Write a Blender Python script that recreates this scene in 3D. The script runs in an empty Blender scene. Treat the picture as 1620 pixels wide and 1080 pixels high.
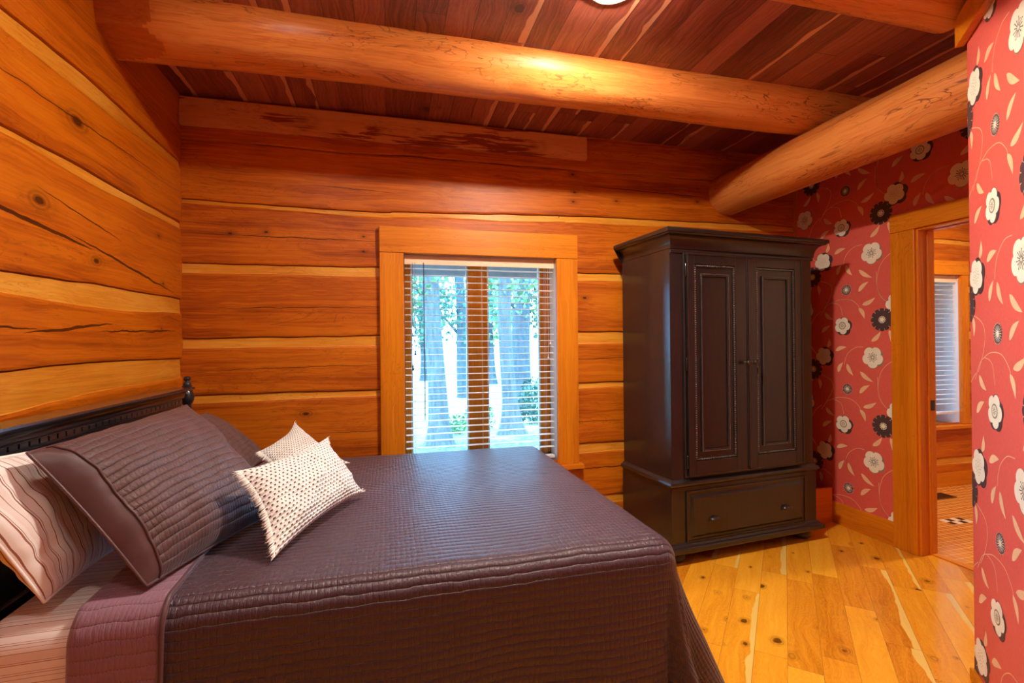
import bpy, math, random
from mathutils import Vector, Matrix, noise
from mathutils.geometry import tessellate_polygon
PI = math.pi
sc = bpy.context.scene
COL = sc.collection
random.seed(7)

# ------------------------------------------------------------------ camera
F_PX = 768.614; YAW = .250339; PITCH = .0033885; ROLL = -.00939992; EYE = 1.36
cam_d = bpy.data.cameras.new('camera'); cam = bpy.data.objects.new('camera', cam_d); COL.objects.link(cam)
cam_d.sensor_width = 36; cam_d.lens = F_PX * 36 / 1620; cam_d.clip_start = .02; cam_d.clip_end = 300
fw = Vector((math.sin(YAW) * math.cos(PITCH), math.cos(YAW) * math.cos(PITCH), math.sin(PITCH)))
rt = Vector((math.cos(YAW), -math.sin(YAW), 0)); up = rt.cross(fw)
r2 = rt * math.cos(ROLL) + up * math.sin(ROLL); u2 = -rt * math.sin(ROLL) + up * math.cos(ROLL)
M = Matrix((r2, u2, -fw)).transposed().to_4x4(); M.translation = (0, 0, EYE)
cam.matrix_world = M
sc.camera = cam

# ------------------------------------------------------------------ world, sun, exposure
w = bpy.data.worlds.new('daylight'); sc.world = w; w.use_nodes = True
wn = w.node_tree.nodes; wl = w.node_tree.links
bg = wn['Background']; bg.inputs[0].default_value = (.22, .56, 1.0, 1); bg.inputs[1].default_value = 21.0
sun_d = bpy.data.lights.new('sun', 'SUN'); sun_d.energy = 7.0; sun_d.angle = .03; sun_d.color = (.62, .88, 1.0)
sun = bpy.data.objects.new('sun', sun_d); COL.objects.link(sun); sun.rotation_euler = (math.radians(42), 0, math.radians(-28))
sc.view_settings.view_transform = 'Standard'; sc.view_settings.look = 'None'
sc.view_settings.exposure = 0.05; sc.view_settings.gamma = 1
try: sc.view_settings.use_curve_mapping = False
except Exception: pass
WARM = (1.0, .89, .75)
def portal(loc, sx, sy, rot):
    d = bpy.data.lights.new('daylight_portal', 'AREA'); d.shape = 'RECTANGLE'; d.size = sx; d.size_y = sy; d.cycles.is_portal = True
    o = bpy.data.objects.new('daylight_portal', d); COL.objects.link(o); o.location = loc; o.rotation_euler = rot
portal((.63, 3.56, 1.23), 1.06, 1.46, (-PI / 2, 0, 0))
portal((4.72, 3.66, 1.28), 1.0, 1.4, (-PI / 2, 0, 0))
LAMPS = [(.92, 1.85), (-.45, .50), (1.35, .2), (-.45, 1.85), (4.4, 2.3), (.4, -1.3)]
LAMP_W = [96, 12, 10, 8, 66, 5]

# ------------------------------------------------------------------ constants of the room
XL, YF, XD, ZC = -1.18, 3.27, 3.23, 2.85
DTH = math.radians(42.5)                                   # direction of the angled wall
DDIR = Vector((math.sin(DTH), math.cos(DTH), 0)); DNOR = Vector((-math.cos(DTH), math.sin(DTH), 0))
DC = Vector((2.262, 1.43, 0))                              # its far corner

# ------------------------------------------------------------------ helpers: objects
def tag(o, label=None, cat=None, group=None, kind=None):
    if label: o['label'] = label
    if cat: o['category'] = cat
    if group: o['group'] = group
    if kind: o['kind'] = kind
    return o
def empty(name, loc=(0, 0, 0), rz=0):
    o = bpy.data.objects.new(name, None); COL.objects.link(o); o.location = loc; o.rotation_euler = (0, 0, rz)
    o.empty_display_size = .1
    return o
def copy_tree(o, parent=None):
    c = o.copy(); COL.objects.link(c); c.parent = parent
    for ch in list(o.children): copy_tree(ch, c)
    return c
class MB:
    def __init__(s): s.v = []; s.f = []; s.m = []; s.uv = {}
    def add(s, vs, fs, m=0, uvs=None):
        b = len(s.v); s.v += [tuple(x) for x in vs]
        for i, f in enumerate(fs):
            s.f.append(tuple(b + k for k in f)); s.m.append(m)
            if uvs: s.uv[len(s.f) - 1] = [uvs[k] for k in f]
        return b
    def box(s, x0, x1, y0, y1, z0, z1, m=0, T=None):
        vs = [Vector((x, y, z)) for z in (z0, z1) for y in (y0, y1) for x in (x0, x1)]
        if T: vs = [T @ v for v in vs]
        s.add(vs, [(0, 2, 3, 1), (4, 5, 7, 6), (0, 1, 5, 4), (2, 6, 7, 3), (0, 4, 6, 2), (1, 3, 7, 5)], m)
    def lathe(s, prof, c=(0, 0, 0), n=20, m=0, T=None):
        vs = []; fs = []
        for (r, z) in prof:
            for k in range(n):
                a = 2 * PI * k / n; v = Vector((r * math.cos(a), r * math.sin(a), z))
                if T: v = T @ v
                vs.append(v + Vector(c))
        for i in range(len(prof) - 1):
            for k in range(n):
                a, b = i * n + k, i * n + (k + 1) % n; fs.append((a, b, b + n, a + n))
        fs.append(tuple(reversed(range(n)))); fs.append(tuple((len(prof) - 1) * n + k for k in range(n)))
        s.add(vs, fs, m)
    def tube(s, pts, r, n=8, m=0, closed=False):
        P = [Vector(p) for p in pts]; N = len(P); vs = []; fs = []
        u = None
        for i in range(N):
            a = P[i - 1] if (i > 0 or closed) else P[i]; b = P[(i + 1) % N] if (i < N - 1 or closed) else P[i]
            t = (b - a).normalized()
            if u is None: u = t.orthogonal().normalized()
            u = (u - t * u.dot(t)).normalized(); v = t.cross(u)
            rr = r[i] if isinstance(r, (list, tuple)) else r
            for k in range(n):
                an = 2 * PI * k / n; vs.append(P[i] + (u * math.cos(an) + v * math.sin(an)) * rr)
        for i in range(N if closed else N - 1):
            for k in range(n):
                a, b = i * n + k, i * n + (k + 1) % n; c, d = ((i + 1) % N) * n + k, ((i + 1) % N) * n + (k + 1) % n
                fs.append((a, b, d, c))
        if not closed: fs.append(tuple(reversed(range(n)))); fs.append(tuple((N - 1) * n + k for k in range(n)))
        s.add(vs, fs, m)
    def grid(s, P, nu, nv, m=0, uv=None, flip=False):
        vs = [P(i, j) for j in range(nv + 1) for i in range(nu + 1)]
        uvs = [uv(i, j) for j in range(nv + 1) for i in range(nu + 1)] if uv else None
        fs = []
        for j in range(nv):
            for i in range(nu):
                a = j * (nu + 1) + i; q = (a, a + 1, a + nu + 2, a + nu + 1)
                fs.append(tuple(reversed(q)) if flip else q)
        s.add(vs, fs, m, uvs)
    def prism(s, poly, z0, z1, m=0):
        n = len(poly); vs = [(x, y, z0) for x, y in poly] + [(x, y, z1) for x, y in poly]
        s.add(vs, [tuple(reversed(range(n))), tuple(range(n, 2 * n))] + [(i, (i + 1) % n, (i + 1) % n + n, i + n) for i in range(n)], m)
    def build(s, name, mats, parent=None, smooth=None, bevel=0, seg=2):
        me = bpy.data.meshes.new(name); me.from_pydata(s.v, [], s.f)
        if not isinstance(mats, (list, tuple)): mats = [mats]
        for x in mats: me.materials.append(x)
        me.polygons.foreach_set('material_index', s.m)
        if s.uv:
            lay = me.uv_layers.new(name='UVMap')
            for fi, uvs in s.uv.items():
                for k, li in enumerate(me.polygons[fi].loop_indices): lay.data[li].uv = uvs[k]
        me.update()
        if smooth is not None:
            me.shade_smooth()
            if smooth < 180: me.set_sharp_from_angle(angle=math.radians(smooth))
        o = bpy.data.objects.new(name, me); COL.objects.link(o)
        if parent: o.parent = parent
        if bevel:
            b = o.modifiers.new('bevel', 'BEVEL'); b.width = bevel; b.segments = seg; b.limit_method = 'ANGLE'; b.angle_limit = math.radians(35)
            b.harden_normals = False
        return o

# ------------------------------------------------------------------ helpers: materials
class NT:
    def __init__(s, name):
        s.mat = bpy.data.materials.new(name); s.mat.use_nodes = True; s.t = s.mat.node_tree; s.n = s.t.nodes; s.l = s.t.links
        s.b = s.n['Principled BSDF']; s.out = s.n['Material Output']
    def node(s, typ, **kw):
        n = s.n.new(typ)
        for k, v in kw.items(): setattr(n, k, v)
        return n
    def put(s, sock, v):
        if isinstance(v, bpy.types.NodeSocket): s.l.new(v, sock)
        elif v is not None:
            if isinstance(v, (tuple, list)) and len(v) == 3 and sock.type == 'RGBA': v = (*v, 1)
            sock.default_value = v
    def m(s, op, a, b=None, c=None, clamp=False):
        n = s.node('ShaderNodeMath', operation=op, use_clamp=clamp)
        s.put(n.inputs[0], a)
        if b is not None: s.put(n.inputs[1], b)
        if c is not None: s.put(n.inputs[2], c)
        return n.outputs[0]
    def vm(s, op, a, b=None):
        n = s.node('ShaderNodeVectorMath', operation=op); s.put(n.inputs[0], a)
        if b is not None: s.put(n.inputs[1], b)
        return n.outputs[1] if op in ('LENGTH', 'DISTANCE', 'DOT_PRODUCT') else n.outputs[0]
    def obj(s): return s.node('ShaderNodeTexCoord').outputs['Object']
    def uvc(s): return s.node('ShaderNodeTexCoord').outputs['UV']
    def mapping(s, v, scale=(1, 1, 1), rot=(0, 0, 0), loc=(0, 0, 0)):
        n = s.node('ShaderNodeMapping'); s.put(n.inputs[0], v); n.inputs['Scale'].default_value = scale; n.inputs['Rotation'].default_value = rot; n.inputs['Location'].default_value = loc
        return n.outputs[0]
    def noise(s, v, scale, detail=4, rough=.55, dist=0):
        n = s.node('ShaderNodeTexNoise'); s.put(n.inputs['Vector'], v); n.inputs['Scale'].default_value = scale; n.inputs['Detail'].default_value = detail
        n.inputs['Roughness'].default_value = rough; n.inputs['Distortion'].default_value = dist
        return n.outputs[0]
    def white(s, v, dims='3D'):
        n = s.node('ShaderNodeTexWhiteNoise', noise_dimensions=dims)
        s.put(n.inputs['W' if dims == '1D' else 'Vector'], v); return n.outputs[0]
    def voro(s, v, scale, feature='F1', rnd=1):
        n = s.node('ShaderNodeTexVoronoi', feature=feature); s.put(n.inputs['Vector'], v); n.inputs['Scale'].default_value = scale; n.inputs['Randomness'].default_value = rnd
        return n
    def ramp(s, v, stops):
        n = s.node('ShaderNodeValToRGB'); e = n.color_ramp.elements
        while len(e) < len(stops): e.new(.5)
        for i, (p, c) in enumerate(stops):
            e[i].position = p; e[i].color = (*c, 1) if len(c) == 3 else c
        s.put(n.inputs[0], v); return n.outputs[0]
    def mix(s, f, a, b, mode='MIX'):
        n = s.node('ShaderNodeMix', data_type='RGBA', blend_type=mode); s.put(n.inputs[0], f); s.put(n.inputs[6], a); s.put(n.inputs[7], b); return n.outputs[2]
    def sstep(s, v, a, b):
        n = s.node('ShaderNodeMapRange', interpolation_type='SMOOTHSTEP'); s.put(n.inputs[0], v); n.inputs[1].default_value = a; n.inputs[2].default_value = b
        return n.outputs[0]
    def sep(s, v):
        n = s.node('ShaderNodeSeparateXYZ'); s.put(n.inputs[0], v); return n.outputs
    def comb(s, x=0, y=0, z=0):
        n = s.node('ShaderNodeCombineXYZ'); s.put(n.inputs[0], x); s.put(n.inputs[1], y); s.put(n.inputs[2], z); return n.outputs[0]
    def bump(s, h, strength=.3, dist=.005, chain=None):
        n = s.node('ShaderNodeBump'); n.inputs['Strength'].default_value = strength; n.inputs['Distance'].default_value = dist; s.put(n.inputs['Height'], h)
        if chain is not None: s.put(n.inputs['Normal'], chain)
        return n.outputs[0]
    def set(s, **kw):
        names = {'color': 'Base Color', 'rough': 'Roughness', 'metal': 'Metallic', 'spec': 'Specular IOR Level', 'normal': 'Normal', 'coat': 'Coat Weight', 'coatr': 'Coat Roughness', 'sheen': 'Sheen Weight', 'emit': 'Emission Color', 'es': 'Emission Strength', 'trans': 'Transmission Weight', 'sheenr': 'Sheen Roughness'}
        for k, v in kw.items(): s.put(s.b.inputs[names[k]], v)
        return s.mat
def plain(name, color, rough=.5, metal=0, var=.12, scale=12, **kw):
    t = NT(name); n = t.noise(t.obj(), scale, 4)
    c0 = tuple(c * (1 - var) for c in color); c1 = tuple(min(1, c * (1 + var)) for c in color)
    return t.set(color=t.ramp(n, [(.3, c0), (.7, c1)]), rough=rough, metal=metal, **kw)

def wood(name, stops, axis='X', grain=1.0, rough=.38, knots=(), cracks=(), auto_knots=.0, spec=.32, bumpy=.15, blot=.5, seed=0, veins=.3):
    """axis: direction of the grain. knots: (point, radius) in object space; cracks: (p0, p1, half width)"""
    t = NT(name); o = t.obj()
    k = {'X': (1, 14, 14), 'Y': (14, 1, 14), 'Z': (14, 14, 1)}[axis]
    k2 = tuple(1.0 if q == 1 else 75 for q in k)
    warp = t.noise(o, 2.2, 2); wv = t.vm('MULTIPLY', t.comb(warp, warp, warp), (.06, .06, .06)); ow = t.vm('ADD', o, wv)
    ow = t.vm('ADD', ow, (seed * 3.1, seed * 1.7, seed * 2.3))
    # the grain flows round each knot
    km = None
    for (p, r) in knots:
        d = t.vm('SUBTRACT', o, tuple(p))
        sc_ = {'X': (.55, 1, 1), 'Y': (1, .55, 1), 'Z': (1, 1, .55)}[axis]
        L = t.vm('LENGTH', t.vm('MULTIPLY', d, sc_))
        g = t.m('DIVIDE', r * .9, t.m('ADD', L, r * .5))
        km = g if km is None else t.m('MAXIMUM', km, g)
    n1 = t.noise(t.mapping(ow, tuple(.42 if q == 1 else q for q in k)), 1.5 * grain, 5, .55, .15)
    n2 = t.noise(t.mapping(ow, k2), 1.8 * grain, 3, .6)
    n3 = t.noise(t.mapping(ow, tuple(1 if q == 1 else 3 for q in k)), 1.3, 3)
    rings = t.m('SINE', t.m('MULTIPLY', n1, 46.0)); rings = t.m('MULTIPLY', rings, .045)
    f = t.m('ADD', t.m('MULTIPLY', n1, .5), t.m('MULTIPLY', n2, .32)); f = t.m('ADD', f, t.m('MULTIPLY', n3, blot)); f = t.m('ADD', f, rings)
    f = t.m('SUBTRACT', f, (.82 + blot) * .5 - .5)
    c = t.ramp(f, stops)
    dark = tuple(q * .22 for q in stops[0][1])
    if km is not None:
        ringk = t.m('MULTIPLY', t.m('SINE', t.m('MULTIPLY', km, 26.0)), .5)
        c = t.mix(t.m('MULTIPLY', t.sstep(km, .35, .9), t.m('ADD', .35, t.m('MULTIPLY', ringk, .3)), clamp=True), c, tuple(q * .45 for q in stops[0][1]))
        c = t.mix(t.m('MULTIPLY', t.sstep(km, .95, 1.25), .85), c, dark)
    if veins:
        nv = t.noise(t.mapping(ow, tuple(1.1 if q == 1 else 5.5 for q in k)), 1.5, 4, .6, .8)
        vd = t.m('ABSOLUTE', t.m('SUBTRACT', t.m('FRACT', t.m('MULTIPLY', nv, 11)), .5))
        vm_ = t.m('MULTIPLY', t.sstep(vd, .10, .02), t.sstep(t.noise(t.mapping(o, tuple(.8 if q == 1 else 3 for q in k)), 2.2, 3), .42, .62))
        c = t.mix(t.m('MULTIPLY', vm_, veins), c, tuple(q * .55 for q in stops[0][1]))
    for (p0, p1, hw) in cracks:
        a = Vector(p0); b = Vector(p1); d = b - a; L2 = d.length_squared
        pa = t.vm('SUBTRACT', o, tuple(a)); wob = t.m('MULTIPLY', t.m('SUBTRACT', t.noise(o, 9, 2), .5), .02)
        h = t.m('DIVIDE', t.vm('DOT_PRODUCT', pa, tuple(d)), L2, clamp=True)
        hv = t.node('ShaderNodeVectorMath', operation='SCALE'); hv.inputs[0].default_value = tuple(d); t.put(hv.inputs['Scale'], h)
        dd = t.vm('SUBTRACT', pa, hv.outputs[0]); dd = t.vm('ADD', dd, t.comb(0, 0, wob))
        dist = t.vm('LENGTH', dd)
        wid = t.m('MULTIPLY', t.m('MULTIPLY', h, t.m('SUBTRACT', 1, h)), 4 * hw)
        c = t.mix(t.m('MULTIPLY', t.m('LESS_THAN', dist, t.m('MAXIMUM', wid, .0002)), .9), c, dark)
    if auto_knots:
        kk = t.mapping(o, tuple(auto_knots * (.6 if q == 1 else 1) for q in k)); v = t.voro(kk, 1.0)
        gate = t.m('GREATER_THAN', t.white(v.outputs['Position']), .55)
        c = t.mix(t.m('MULTIPLY', gate, t.sstep(v.outputs['Distance'], .17, .05)), c, dark)
    nb = t.bump(t.m('ADD', n2, t.m('MULTIPLY', n1, .6)), bumpy, .003)
    return t.set(color=c, rough=t.m('ADD', rough - .07, t.m('MULTIPLY', n1, .18)), spec=spec, normal=nb)

LOG = [(.22, (.15, .018, .001)), (.40, (.40, .078, .002)), (.55, (.57, .138, .003)), (.8, (.70, .22, .006))]
STRIP = [(.2, (.46, .13, .008)), (.42, (.66, .24, .018)), (.58, (.75, .33, .035)), (.85, (.84, .46, .10))]
BEAM = [(.25, (.22, .045, .010)), (.38, (.50, .135, .028)), (.5, (.66, .215, .042)), (.8, (.78, .33, .09))]
CAS = [(.25, (.46, .11, .003)), (.45, (.64, .185, .005)), (.6, (.72, .235, .007)), (.85, (.80, .31, .016))]
P = lambda x, z: (x, YF, z)
Q = lambda y, z: (XL, y, z)
m_log_far = wood('log wall wood', LOG, 'X', 1, .42, knots=[(P(-.92, 2.041), .02), (P(-.72, 2.058), .02), (P(1.381, 1.682), .025), (P(1.298, 2.568), .022), (P(1.31, 2.44), .022), (P(1.3, 2.372), .02), (P(2.321, 2.436), .02), (P(1.639, 2.398), .018), (P(-.146, 2.056), .016), (P(-.147, 1.959), .018), (P(-.5, .93), .03)],
                 cracks=[(P(-1.18, 2.033), P(.1, 2.03), .003), (P(-1.18, 1.585), P(.1, 1.603), .0025), (P(-1.18, 1.21), P(.1, 1.232), .0022), (P(-.8, .806), P(2.2, .784), .003), (P(.8, 1.245), P(1.9, 1.242), .0025), (P(1.15, 2.50), P(2.5, 2.47), .0028), (P(1.2, .452), P(2.2, .45), .004), (P(-.6, 2.37), P(.2, 2.35), .002)], seed=0)
m_log_left = wood('left log wall wood', LOG, 'Y', 1, .36, knots=[(Q(2.058, 1.876), .045), (Q(2.277, 2.25), .055), (Q(2.40, 1.72), .03), (Q(3.025, 1.70), .02), (Q(2.98, 1.95), .018), (Q(1.4, 1.9), .04), (Q(3.0, 1.455), .012)],
                  cracks=[(Q(1.5, 1.44), Q(2.1, 1.42), .004), (Q(1.95, 1.405), Q(2.55, 1.465), .006), (Q(2.4, 1.425), Q(3.05, 1.447), .004), (Q(2.8, 1.43), Q(3.2, 1.45), .004), (Q(1.6, 1.83), Q(2.4, 1.76), .008), (Q(2.2, 1.80), Q(3.2, 1.66), .006), (Q(1.5, 2.235), Q(3.26, 2.285), .0025), (Q(2.0, 1.93), Q(2.7, 1.83), .003)], seed=1)
m_strip_x = wood('pale log edge wood', STRIP, 'X', 1.3, .36, seed=2, blot=.8)
m_strip_y = wood('pale left log edge wood', STRIP, 'Y', 1.3, .30, seed=3, blot=.8)
m_beam_x = wood('peeled log beam wood', BEAM, 'X', 1.2, .34, veins=.75, auto_knots=.22, seed=4, blot=.35, bumpy=.3)
m_beam_y = wood('peeled girder wood', BEAM, 'Y', 1.2, .34, veins=.75, auto_knots=.22, seed=5, blot=.4, bumpy=.3)
m_cut = wood('sawn log face wood', [(.25, (.34, .07, .01)), (.45, (.50, .13, .02)), (.6, (.56, .17, .03)), (.85, (.66, .24, .05))], 'X', 2, .5, seed=14)
m_cas_x = wood('casing wood across', CAS, 'X', .9, .35, auto_knots=.12, seed=6, bumpy=.06, blot=.3)
m_cas_z = wood('casing wood upright', CAS, 'Z', .9, .35, auto_knots=.12, seed=7, bumpy=.06, blot=.3)
m_cas_y = wood('casing wood deep', CAS, 'Y', .9, .35, seed=8, bumpy=.06, blot=.3)
m_board = wood('pale top board wood', [(.25, (.22, .035, .01)), (.455, (.34, .07, .02)), (.49, (.72, .30, .10)), (.8, (.82, .42, .17))], 'X', .8, .4, knots=[(P(-.5, 2.76), .05), (P(-.30, 2.74), .025), (P(1.0, 2.73), .05), (P(.7, 2.745), .03)], seed=9, blot=1.1)

def planks(name, along, width, length, stops, rot=0, rough=.3, sap=None, knot=1.0, sapamt=.5, gap=.002, coat=0, bumpy=.1, gapcol=(.02, .008, .004), kgate=.6, finew=.25):
    t = NT(name); o = t.mapping(t.obj(), rot=(0, 0, rot)) if rot else t.obj()
    x, y, z = t.sep(o)
    if along == 'Y': wc, lc = x, y
    else: wc, lc = y, x
    wi = t.m('DIVIDE', wc, width); idx = t.m('FLOOR', wi); wf = t.m('FRACT', wi)
    lr = t.m('ADD', t.m('DIVIDE', lc, length), t.m('MULTIPLY', t.white(idx, '1D'), 7.3)); lidx = t.m('FLOOR', lr); lf = t.m('FRACT', lr)
    rnd = t.white(t.comb(idx, lidx, 3)); rnd2 = t.white(t.comb(idx, lidx, 9))
    pv = t.comb(t.m('ADD', wc, t.m('MULTIPLY', rnd, 11)), t.m('ADD', lc, t.m('MULTIPLY', rnd2, 17)), rnd)
    warp = t.noise(pv, 3, 2); ow = t.vm('ADD', pv, t.vm('MULTIPLY', t.comb(warp, 0, 0), (.10, 0, 0)))
    g = t.noise(t.mapping(ow, (14, 1.1, 1)), 1.6, 5, .6, .6); fine = t.noise(t.mapping(ow, (70, 2, 1)), 1.5, 3)
    # knots with rings
    kw = t.noise(pv, 22, 2); kp = t.vm('ADD', pv, t.vm('MULTIPLY', t.comb(kw, kw, 0), (.02, .03, 0)))
    kv = t.voro(t.mapping(kp, (1 / width * .55 * knot, 3.2 * knot, 1)), 1.0); ksz = t.m('ADD', .45, t.white(t.vm('ADD', kv.outputs['Position'], (3, 1, 7)))); kd = t.m('DIVIDE', kv.outputs['Distance'], ksz)
    gate = t.m('GREATER_THAN', t.white(kv.outputs['Position']), kgate)
    rings = t.m('SINE', t.m('MULTIPLY', t.m('ADD', g, t.m('MULTIPLY', kd, .5)), 60))
    f = t.m('ADD', t.m('MULTIPLY', g, .45), t.m('ADD', t.m('MULTIPLY', fine, finew), (.25 - finew) / 2)); f = t.m('ADD', f, t.m('MULTIPLY', rings, .035)); f = t.m('ADD', f, t.m('MULTIPLY', rnd, .42)); f = t.m('SUBTRACT', f, .06)
    c = t.ramp(f, stops)
    if sap:
        edge = t.m('ADD', wf, t.m('MULTIPLY', t.m('SUBTRACT', t.noise(t.mapping(pv, (2, 1.6, 1)), 1.5, 3), .5), .9))
        c = t.mix(t.m('MULTIPLY', t.sstep(edge, .84 - sapamt * .12, .87 - sapamt * .1), t.m('GREATER_THAN', rnd2, 1 - sapamt)), c, t.mix(fine, sap, tuple(q * .8 for q in sap)))
    c = t.mix(t.m('MULTIPLY', gate, t.m('MULTIPLY', t.sstep(kd, .12, .08), .9)), c, tuple(q * .18 for q in stops[0][1]))
    c = t.mix(t.m('MULTIPLY', gate, t.m('MULTIPLY', t.m('MULTIPLY', t.sstep(kd, .26, .13), t.m('ADD', .6, t.m('MULTIPLY', t.m('SINE', t.m('MULTIPLY', kd, 130)), .35))), .6)), c, tuple(q * .5 for q in stops[0][1]))
    e1 = t.m('MINIMUM', wf, t.m('SUBTRACT', 1, wf)); e1 = t.m('MULTIPLY', e1, width); e2 = t.m('MULTIPLY', t.m('MINIMUM', lf, t.m('SUBTRACT', 1, lf)), length)
    e = t.m('MINIMUM', e1, e2); gp = t.sstep(e, gap * .35, gap)
    c = t.mix(gp, gapcol, c)
    nb = t.bump(gp, .5, .002); nb = t.bump(t.m('ADD', fine, g), bumpy, .002, nb)
    return t.set(color=c, rough=t.m('ADD', rough, t.m('MULTIPLY', g, .12)), normal=nb, coat=coat, coatr=.12)
m_floor = planks('hickory plank floor', 'Y', .128, .85, [(.22, (.42, .12, .007)), (.42, (.72, .27, .013)), (.62, (.86, .38, .020)), (.9, (.94, .50, .045))], rot=math.radians(43.6), rough=.17, sap=(.92, .60, .15), knot=2.0, sapamt=.30, gap=.0010, coat=.3, gapcol=(.36, .14, .02), kgate=.42)
m_ceil = planks('cedar plank ceiling', 'Y', .135, 2.4, [(.2, (.11, .018, .010)), (.45, (.24, .055, .034)), (.65, (.36, .10, .062)), (.9, (.46, .16, .10))], rough=.3, sap=(.72, .34, .19), knot=1.1, sapamt=.42, gap=.002, coat=.15, finew=.75)

def tilemat():
    t = NT('small square floor tile'); o = t.mapping(t.obj(), rot=(0, 0, math.radians(0))); x, y, z = t.sep(o); s = .052
    fx = t.m('FRACT', t.m('DIVIDE', x, s)); fy = t.m('FRACT', t.m('DIVIDE', y, s)); ix = t.m('FLOOR', t.m('DIVIDE', x, s)); iy = t.m('FLOOR', t.m('DIVIDE', y, s))
    e = t.m('MINIMUM', t.m('MINIMUM', fx, t.m('SUBTRACT', 1, fx)), t.m('MINIMUM', fy, t.m('SUBTRACT', 1, fy)))
    c = t.mix(t.white(t.comb(ix, iy, 1)), (.60, .20, .015), (.68, .26, .03))
    def near(v, c0, w): return t.m('LESS_THAN', t.m('ABSOLUTE', t.m('SUBTRACT', v, c0)), w)
    reg = t.m('MULTIPLY', near(ix, 78.5, 1.6), near(iy, 51.5, 1.1)); chk = t.m('MODULO', t.m('ADD', ix, iy), 2)
    c = t.mix(reg, c, t.mix(chk, (.015, .012, .012), (.85, .72, .5)))
    g = t.sstep(e, .02, .04); c = t.mix(g, (.84, .56, .24), c)
    return t.set(color=c, rough=t.m('ADD', .18, t.m('MULTIPLY', t.m('SUBTRACT', 1, g), .5)), normal=t.bump(g, .4, .002))
m_tile = tilemat()

def paper(name):
    t = NT(name); o = t.obj(); n = t.noise(o, 90, 3); n2 = t.noise(o, 2, 2)
    return t.set(color=t.ramp(t.m('ADD', t.m('MULTIPLY', n, .6), t.m('MULTIPLY', n2, .4)), [(.3, (.70, .105, .075)), (.7, (.80, .135, .098))]), rough=.55, normal=t.bump(n, .1, .001))
m_paper = paper('red wallpaper')
m_cream = plain('wallpaper cream print', (.92, .86, .68), .5, var=.05)
m_wdark = plain('wallpaper dark brown print', (.085, .045, .045), .5)
m_leafp = plain('wallpaper apricot print', (.92, .58, .32), .5, var=.08)
m_olive = plain('wallpaper olive print', (.30, .24, .14), .5)

def paint_black():
    t = NT('worn black paint'); o = t.obj(); n = t.noise(t.mapping(o, (30, 30, 3)), 2, 4); w_ = t.noise(t.mapping(o, (9, 9, 2.5)), 3, 5, .7)
    c = t.mix(t.sstep(w_, .71, .78), t.ramp(n, [(.3, (.009, .0075, .008)), (.7, (.018, .014, .014))]), (.09, .055, .04))
    return t.set(color=c, rough=t.m('ADD', .24, t.m('MULTIPLY', n, .16)), normal=t.bump(n, .10, .002), coat=.45, coatr=.13)
m_black = paint_black()
m_bead = plain('highlit rubbed paint on beads', (.12, .10, .09), .25)  # lighter base colour paints highlights onto the beads, besides the rubbed wear
m_iron = plain('dark iron', (.075, .058, .05), .3, .7)
m_blackbed = plain('black bed lacquer', (.016, .018, .026), .24, var=.2, coat=.4, coatr=.15)

def quilt_mat(name, col, col2, pitch=.022, fine=.011, strength=.9, sheen=.25, rough=.55):
    t = NT(name); u = t.uvc(); x, y, z = t.sep(u)
    wob = t.m('MULTIPLY', t.m('SUBTRACT', t.noise(t.mapping(u, (1, 1, 1)), 14, 2), .5), pitch * .5)
    rv = t.m('DIVIDE', t.m('ADD', y, wob), pitch); h = t.m('POWER', t.m('ABSOLUTE', t.m('SINE', t.m('MULTIPLY', rv, PI))), .45)
    cu = t.m('POWER', t.m('ABSOLUTE', t.m('SINE', t.m('MULTIPLY', t.m('DIVIDE', t.m('ADD', x, t.m('MULTIPLY', wob, 1.3)), fine), PI))), .6)
    puck = t.noise(t.mapping(u, (150, 48, 1)), 1.6, 3, .6)
    H = t.m('ADD', t.m('MULTIPLY', h, .75), t.m('MULTIPLY', cu, .22)); H = t.m('ADD', H, t.m('MULTIPLY', puck, .45))
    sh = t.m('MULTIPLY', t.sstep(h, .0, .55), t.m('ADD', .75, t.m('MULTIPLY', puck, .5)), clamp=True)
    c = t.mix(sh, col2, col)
    st = t.m('MULTIPLY', t.m('LESS_THAN', h, .38), t.m('GREATER_THAN', t.m('FRACT', t.m('DIVIDE', x, .008)), .5))
    c = t.mix(t.m('MULTIPLY', st, .35), c, tuple(min(1, q * 1.9) for q in col))
    return t.set(color=c, rough=rough, sheen=sheen, sheenr=.4, spec=.5, normal=t.bump(H, strength, .006))
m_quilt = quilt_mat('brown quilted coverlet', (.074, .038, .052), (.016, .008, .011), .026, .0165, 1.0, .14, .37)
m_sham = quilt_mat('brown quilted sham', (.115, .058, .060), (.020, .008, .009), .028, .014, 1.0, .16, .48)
m_band = quilt_mat('mauve quilt underside', (.27, .135, .19), (.12, .055, .08), .034, .012, .6, .3, .6)
m_plainb = plain('plain brown sateen', (.100, .044, .048), .42, var=.1, scale=20, sheen=.1)
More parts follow.
